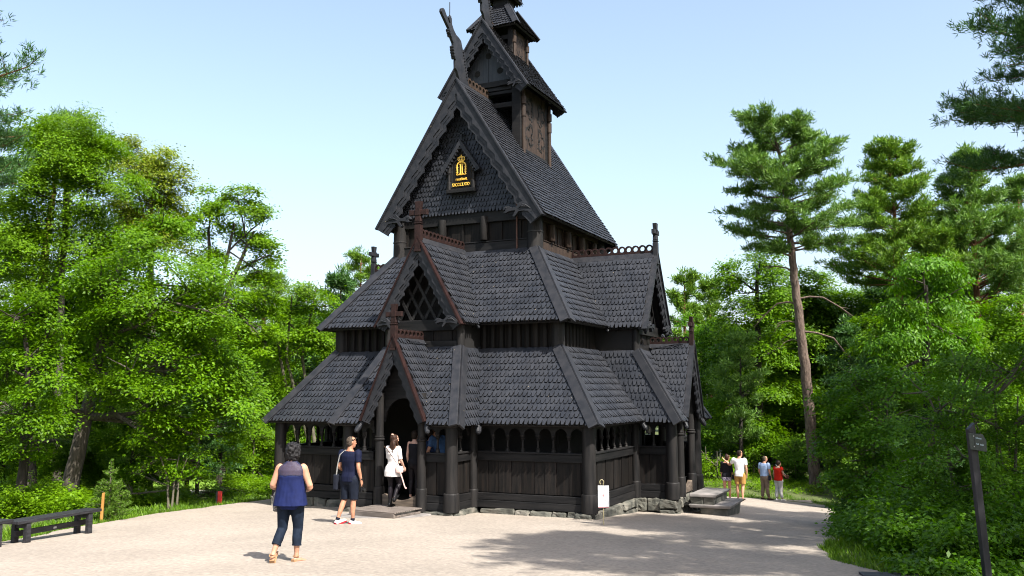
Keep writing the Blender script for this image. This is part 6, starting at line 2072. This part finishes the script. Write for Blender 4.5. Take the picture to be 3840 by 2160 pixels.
    for sd in 'LR':
        m = MB(); T = B.foot(m, sd, .010, .27); remesh(m, 'shoe', 'shoe_white', .008, 2, 0, 1, r)
        s = MB(); s.add([T(p) for p in ((-.046, -.072, -.098), (.046, -.072, -.098), (.052, .19, -.098), (-.052, .19, -.098), (-.044, -.07, -.082), (.044, -.07, -.082), (.05, .19, -.082), (-.05, .19, -.082))], [(3, 2, 1, 0), (4, 5, 6, 7), (0, 1, 5, 4), (1, 2, 6, 5), (2, 3, 7, 6), (3, 0, 4, 7)]); s.add([T(p) for p in ((-.036, -.082, -.08), (.036, -.082, -.08), (.036, -.04, -.08), (-.036, -.04, -.08), (-.03, -.078, -.03), (.03, -.078, -.03), (.036, -.06, -.03), (-.036, -.06, -.03))], [(3, 2, 1, 0), (4, 5, 6, 7), (0, 1, 5, 4), (1, 2, 6, 5), (2, 3, 7, 6), (3, 0, 4, 7)])
        s.build('shoe_sole', 'shoe_red', r)
        a = B.J['an' + sd]; c = MB(); c.tube([a + Vector((0, 0, .0)), a + (B.J['kn' + sd] - a).normalized() * .05], .043, 12); c.build('sock', 'shorts_navy', r, smooth=True)
    c = B.J['wrR']; w = MB(); w.tube([c + Vector((0, 0, .02)), c + Vector((0, -.002, .045))], .033, 12); w.build('wristwatch', 'belt_black', r)
    o = Vector((*L2, gz(*L2)))
    k = 1.78 / 1.75
    m = MB(); m.box(-.055, .055, -.13, .13, -.17, .16); b = m.build('shoulder_bag', 'bag_navy', bevel=.03)
    b.location = o + Vector((-.30, .03, .84)) * k; tag(b, 'dark shoulder bag with a grey strap hanging on the man in shorts', 'bag')
    m = MB()
    pts = [(.02, -.10, .15), (.06, -.12, .34), (.12, -.13, .55), (.20, -.07, .640), (.225, .0, .645), (.21, .06, .60), (.13, .14, .45), (.04, .12, .15)]
    for a_, c_ in zip(pts[:-1], pts[1:]): m.bar(a_, c_, .045, .008, up=(1, .2, 0))
    m.build('strap', 'strap_grey', b)
    cm = MB(); cm.box(-.055, .055, -.03, .03, -.04, .04); cm.box(-.02, .02, -.025, .02, .041, .058)
    b = cm.build('camera_body', 'shoe_black', bevel=.008); b.name = 'camera_in_hand'; b.location = o + Vector((.285, .05, .69)) * k; b.rotation_euler = (0, .2, 1.2)
    tag(b, 'black camera dangling from the right hand of the man in shorts', 'camera')
    ln = MB(); ln.lathe([(.028, 0), (.03, .05), (.026, .055)], (0, 0, 0), 14); l_ = ln.build('lens', 'belt_black', b); l_.location = (0, -.032, 0); l_.rotation_euler = (RAD(90), 0, 0)
    st = MB(); st.tube([(-.05, 0, .04), (-.03, 0, .10), (0, .0, .135)], .005, 5); st.tube([(.05, 0, .04), (.03, 0, .10), (0, .0, .135)], .005, 5); st.build('wrist_strap', 'belt_black', b)

    # ---- 3 girl in the white dress stepping over the threshold
    B = Body(True, shL=(-.155, 0, 1.42), shR=(.155, 0, 1.42), elL=(-.19, .06, 1.15), elR=(.215, .03, 1.14), wrL=(-.12, .25, 1.08), wrR=(.21, .17, .95), hipL=(-.085, 0, .93), hipR=(.085, 0, .93),
             knL=(-.075, .02, .50), knR=(.10, .14, .54), anL=(-.07, -.01, .085), anR=(.12, -.10, .22), liftR=-.75, head=(.02, .03, 1.635), hyaw=-.45)
    L3 = (.11, -5.94); zb = gz(.1, -6.3) + .178
    r = person_root('young woman in white dress with long auburn hair stepping into the portal', (*L3, zb), -.10, 1.64)
    make_body(B, r, V1, 'skin_pale')
    m = MB(); m.loft([ell(0, -.01, .735, .215, .165, 26), ell(0, -.01, .86, .215, .165, 26), ell(0, -.008, .96, .19, .145, 26), ell(0, .0, 1.03, .150, .115, 26)] + B.rings(.010, 1.06, 1.43))
    for sd in 'LR': arm_patch(B, m, sd, .012, .95)
    remesh(m, 'dress', 'white_dress', .010, 3, .010, 12, r)
    m = MB()
    for sd in 'LR':
        P, R_ = B.leg(sd, .004, .1, 2.0); m.tube(P, R_, 14)
    remesh(m, 'tights', 'black_tights', .010, 2, 0, 1, r)
    for sd in 'LR':
        m = MB(); B.foot(m, sd, .010, .24); a = B.J['an' + sd]; m.tube([a + Vector((0, 0, -.05)), a + (B.J['kn' + sd] - a).normalized() * .13], [.046, .050], 14)
        remesh(m, 'ankle_boot', 'shoe_black', .009, 2, 0, 1, r)
    m = MB(); T = hair_cap(B, m, .014, .01)
    h = B.J['head']
    m.loft([ell(h.x, h.y - .055, h.z - .02, .082, .055, 16), ell(h.x + .01, h.y - .085, h.z - .12, .085, .045, 16), ell(h.x + .015, h.y - .10, h.z - .24, .080, .04, 16), ell(h.x + .012, h.y - .105, h.z - .36, .055, .032, 16), ell(h.x + .01, h.y - .10, h.z - .44, .02, .015, 16)])
    m.loft([ell(h.x + .075, h.y - .01, h.z + .0, .02, .04, 10), ell(h.x + .085, h.y + .01, h.z - .12, .022, .035, 10), ell(h.x + .085, h.y + .03, h.z - .24, .018, .03, 10), ell(h.x + .075, h.y + .04, h.z - .32, .006, .01, 10)])
    remesh(m, 'hair', 'hair_brown', .009, 2, .008, 26, r, (1, 1, .3))
    m = MB(); ball(m, T((-.03, -.055, .115)), .030, 8, 6, 1.2, .7, .8); ball(m, T((.015, -.065, .12)), .026, 8, 6, 1.2, .7, .8); m.build('hair_bow', 'bow_pink', r, smooth=True)
    m = MB(); m.loft([ell(0, 0, z, rx, ry, 14, 2.4) for z, rx, ry in ((-.09, .03, .02), (-.07, .085, .045), (0, .10, .05), (.06, .085, .04), (.08, .05, .02))])
    b = remesh(m, 'purse', 'bag_pink', .009, 2, .005, 16)
    b.location = Vector((*L3, zb)) + Vector((.235, -.09, .86)); b.rotation_euler = (0, 0, .5)
    tag(b, 'pale pink purse with a scarf at the hip of the woman in white', 'purse')
    m = MB(); m.bar((.02, -.02, -.05), (.13, -.03, -.40), .05, .022); m.bar((.13, -.03, -.40), (.165, -.03, -.43), .06, .03); m.build('scarf', 'bag_pink', b, bevel=.006)
    m = MB(); m.tube([(-.02, .02, .07), (-.14, -.055, .26), (-.28, -.05, .46), (-.36, .02, .53), (-.34, .12, .48)], .007, 6); m.build('strap', 'brown_leather', b)

    # ---- 4 companion just inside the doorway: bare arm, dark top
    B = Body(True, elR=(.20, .03, 1.14), wrR=(.235, .0, .90), head=(0, .03, 1.635))
    L4 = (.30, -5.30)
    r = person_root('person in dark top with a bare arm, inside the doorway ahead', (*L4, .16), -.1, 1.63)
    make_body(B, r, V2, 'skin_pale', bare=True)
    m = MB(); m.loft(B.rings(.010, .88, 1.43)); remesh(m, 'top', 'black_top', .012, 3, .006, 12, r)
    m = MB()
    for sd in 'LR':
        P, R_ = B.leg(sd, .008, 0, 1.9); m.tube(P, R_, 14)
    m.loft(B.rings(.006, .80, .96)); remesh(m, 'trousers', 'black_tights', .012, 3, 0, 1, r)
    m = MB(); hair_cap(B, m, .014, .02); remesh(m, 'hair', 'hair_dark', .010, 2, .004, 26, r)
    for sd in 'LR':
        m = MB(); B.foot(m, sd, .008, .24); remesh(m, 'shoe', 'shoe_black', .010, 2, 0, 1, r)
    m = MB(); c = B.J['wrR']; m.tube([c + Vector((0, 0, .02)), c + Vector((0, 0, .03))], .031, 10); m.build('bracelet', 'blue_work_shirt', r)

    # ---- 5, 6 two visitors in the porch, seen over the rail
    B = Body(False, lean=.55, head=(.02, .44, 1.58), shL=(-.19, .28, 1.42), shR=(.19, .28, 1.42), elL=(-.24, .36, 1.14), elR=(.24, .36, 1.14), wrL=(-.16, .52, .98), wrR=(.16, .52, .98), belly=.03)
    r = person_root('man in blue shirt and beige trousers bending inside the porch', (1.02, -5.02, .16), 1.45, 1.78)
    make_body(B, r, V2, 'skin')
    m = MB(); m.loft(B.rings(.020, .96, 1.47))
    for sd in 'LR': arm_patch(B, m, sd, .02, .75)
    remesh(m, 'shirt', 'blue_work_shirt', .012, 3, .010, 10, r)
    m = MB(); m.loft(B.rings(.012, .80, .96))
    for sd in 'LR':
        P, R_ = B.leg(sd, .024, 0, 1.95); m.tube(P, R_, 14)
    remesh(m, 'trousers', 'beige_cloth', .012, 3, .006, 12, r)
    m = MB(); m.loft([ell(0, .02, .962, .185, .14, 24), ell(0, .025, .995, .183, .14, 24)]); m.build('belt', 'belt_black', r, smooth=True)
    m = MB(); hair_cap(B, m, .004); remesh(m, 'hair', 'hair_grey', .010, 2, .003, 40, r)
    for sd in 'LR':
        m = MB(); B.foot(m, sd, .01, .27); remesh(m, 'shoe', 'brown_shoe', .010, 2, 0, 1, r)
    B = Body(False, wrR=(.20, .22, .98), head=(0, .03, 1.63), hyaw=-.6)
    r = person_root('person in dark plaid shirt standing in shade inside the portal', (.60, -5.06, .16), .5, 1.66)
    make_body(B, r, V2, 'skin')
    m = MB(); m.loft(B.rings(.020, .86 if False else .88, 1.47))
    for sd in 'LR': arm_patch(B, m, sd, .02, 1.8)
    remesh(m, 'shirt', 'plaid_navy', .012, 3, .008, 10, r)
    m = MB(); m.loft(B.rings(.010, .80, .96))
    for sd in 'LR':
        P, R_ = B.leg(sd, .020, 0, 1.95); m.tube(P, R_, 14)
    remesh(m, 'trousers', 'shorts_navy', .012, 3, .006, 12, r)
    m = MB(); hair_cap(B, m, .006); remesh(m, 'hair', 'hair_dark', .010, 2, .003, 40, r)
    for sd in 'LR':
        m = MB(); B.foot(m, sd, .01, .27); remesh(m, 'shoe', 'brown_shoe', .010, 2, 0, 1, r)

    # ---- 7, 8 young couple on the path, his arm round her shoulders
    gx, gy = 4.33, 10.2
    B = Body(True, head=(.035, .03, 1.63), hyaw=-.35, anL=(-.10, -.06, .085), anR=(.09, .05, .085), knR=(.09, .06, .50), wrL=(-.22, .05, .92), wrR=(.215, .06, .92))
    r = person_root('young woman in black top and flowered shorts, hugged on the path', (gx, gy, gz(gx, gy)), -.10, 1.64)
    make_body(B, r, V2, 'skin')
    m = MB(); m.loft(B.rings(.022, .90 if False else .88, 1.45))
    for sd in 'LR': arm_patch(B, m, sd, .014, 1.5)
    remesh(m, 'top', 'black_top', .012, 3, .007, 11, r)
    m = MB(); m.loft([ell(0, -.01, .74, .20, .14, 22), ell(0, -.01, .86, .195, .14, 22)] + B.rings(.012, .88, 1.02)); remesh(m, 'flowered_shorts', 'print_shorts', .012, 3, .008, 13, r)
    m = MB(); T = hair_cap(B, m, .012, .008); ball(m, T((0, -.06, .11)), .045, 8, 6); remesh(m, 'hair', 'hair_brown', .010, 2, .005, 26, r)
    for sd in 'LR':
        m = MB(); B.foot(m, sd, .006, .24); remesh(m, 'shoe', 'shoe_white' if False else 'sandal_beige', .010, 2, 0, 1, r)
    m = MB(); m.box(-.04, .04, -.11, .11, -.10, .08); b = m.build('shoulder_bag', 'bag_navy', bevel=.02); b.location = (gx + .26, gy - .05, gz(gx, gy) + .84); tag(b, 'dark bag hanging at the right hip of the young woman in black', 'bag')
    mx, my = 4.86, 9.95
    B = Body(False, head=(.01, .03, 1.635), hyaw=-.5, shL=(-.19, .0, 1.43), elL=(-.38, .06, 1.23), wrL=(-.545, .02, 1.39), wrR=(.235, .03, .88), elR=(.25, -.03, 1.14), anL=(-.10, .05, .085), anR=(.11, -.10, .10), liftR=-.15, hipL=(-.09, 0, .92))
    r = person_root('young man in white T-shirt and tan shorts, arm round the woman', (mx, my, gz(mx, my)), -.14, 1.82)
    make_body(B, r, V2, 'skin')
    m = MB(); m.loft([ell(0, -.008, .86, .188, .14, 24)] + B.rings(.018, .96, 1.47))
    for sd in 'LR': arm_patch(B, m, sd, .020, .70)
    remesh(m, 'tee_shirt', 'white_tee', .012, 3, .011, 9, r)
    m = MB(); m.loft(B.rings(.012, .80, .96))
    for sd in 'LR':
        P, R_ = B.leg(sd, .026, 0, .95, .02); m.tube(P, R_, 16); ball(m, P[0], .115)
    remesh(m, 'shorts', 'tan_shorts', .012, 3, .007, 12, r)
    m = MB(); hair_cap(B, m, .007); remesh(m, 'hair', 'hair_dark', .010, 2, .003, 40, r)
    for sd in 'LR':
        m = MB(); B.foot(m, sd, .008, .27); remesh(m, 'shoe', 'brown_shoe', .010, 2, 0, 1, r)

    # ---- 9, 10 older couple
    bx, by = 5.02, 14.1
    B = Body(False, head=(.02, .035, 1.635), hyaw=-.45, belly=.02, elR=(.25, -.02, 1.14), wrR=(.24, .09, .90), wrL=(-.23, .12, .92), anL=(-.12, -.03, .085), anR=(.13, .06, .085), toeR=-.4)
    r = person_root('older man in pale blue shirt and taupe trousers on the path', (bx, by, gz(bx, by)), -.45, 1.75)
    make_body(B, r, V2, 'skin')
    m = MB(); m.loft(B.rings(.020, .94 if False else .96, 1.49))
    for sd in 'LR': arm_patch(B, m, sd, .020, .78)
    remesh(m, 'shirt', 'blue_shirt', .012, 3, .009, 9, r)
    m = MB(); m.loft(B.rings(.014, .80, .98))
    for sd in 'LR':
        P, R_ = B.leg(sd, .024, 0, 1.95); m.tube(P, R_, 14); ball(m, P[0], .112)
    remesh(m, 'trousers', 'taupe_trousers', .012, 3, .007, 12, r)
    m = MB(); hair_cap(B, m, .005); remesh(m, 'hair', 'hair_grey', .010, 2, .003, 40, r)
    for sd in 'LR':
        m = MB(); B.foot(m, sd, .01, .27); remesh(m, 'shoe', 'brown_shoe', .010, 2, 0, 1, r)
    m = MB(); m.box(-.045, .045, -.05, .05, -.09, .09); b = m.build('camera_pouch', 'bag_navy', bevel=.015); b.location = (bx + .22, by - .17, gz(bx, by) + .90); tag(b, 'small dark pouch on the belt of the man in pale blue', 'pouch')
    rx, ry = 5.36, 15.35
    B = Body(True, head=(.015, .03, 1.63), hyaw=-.5, torso=1.12, belly=.02, hips=1.1, elR=(.255, .02, 1.14), wrR=(.24, .22, 1.02), elL=(-.235, -.03, 1.14), wrL=(-.22, .08, .90), anL=(-.10, -.03, .085), anR=(.12, .05, .085), toeR=-.4)
    r = person_root('woman in red top and white trousers at the far end of the path', (rx, ry, gz(rx, ry)), -.45, 1.64)
    make_body(B, r, V2, 'skin')
    m = MB(); m.loft(B.rings(.022, .88, 1.45))
    for sd in 'LR': arm_patch(B, m, sd, .020, .60)
    remesh(m, 'red_top', 'red_top', .012, 3, .007, 10, r)
    m = MB(); m.loft(B.rings(.012, .80, .96))
    for sd in 'LR':
        P, R_ = B.leg(sd, .024, 0, 1.97, .006); m.tube(P, R_, 14)
    remesh(m, 'trousers', 'white_trousers', .012, 3, .007, 12, r)
    m = MB(); hair_cap(B, m, .020, .006); remesh(m, 'hair', 'hair_dark', .010, 2, .005, 26, r)
    for sd in 'LR':
        m = MB(); B.foot(m, sd, .01, .25); remesh(m, 'shoe', 'shoe_white', .010, 2, 0, 1, r)
    m = MB(); m.loft([ell(0, 0, z, a, c, 14, 2.6) for z, a, c in ((-.09, .05, .03), (-.07, .11, .05), (.05, .11, .045), (.08, .08, .02))]); b = remesh(m, 'handbag', 'brown_leather', .012, 2); b.location = (rx + .30, ry + .12, gz(rx, ry) + .98)
    tag(b, 'brown handbag at the elbow of the woman in red', 'bag')
    m = MB(); m.tube([(-.02, -.02, .07), (-.16, -.20, .28), (-.33, -.24, .46), (-.42, -.10, .50)], .009, 6); m.build('strap', 'strap_grey', b)
make_camera()
make_light()
make_ground()
make_church()
make_plants()
make_props()
make_people()
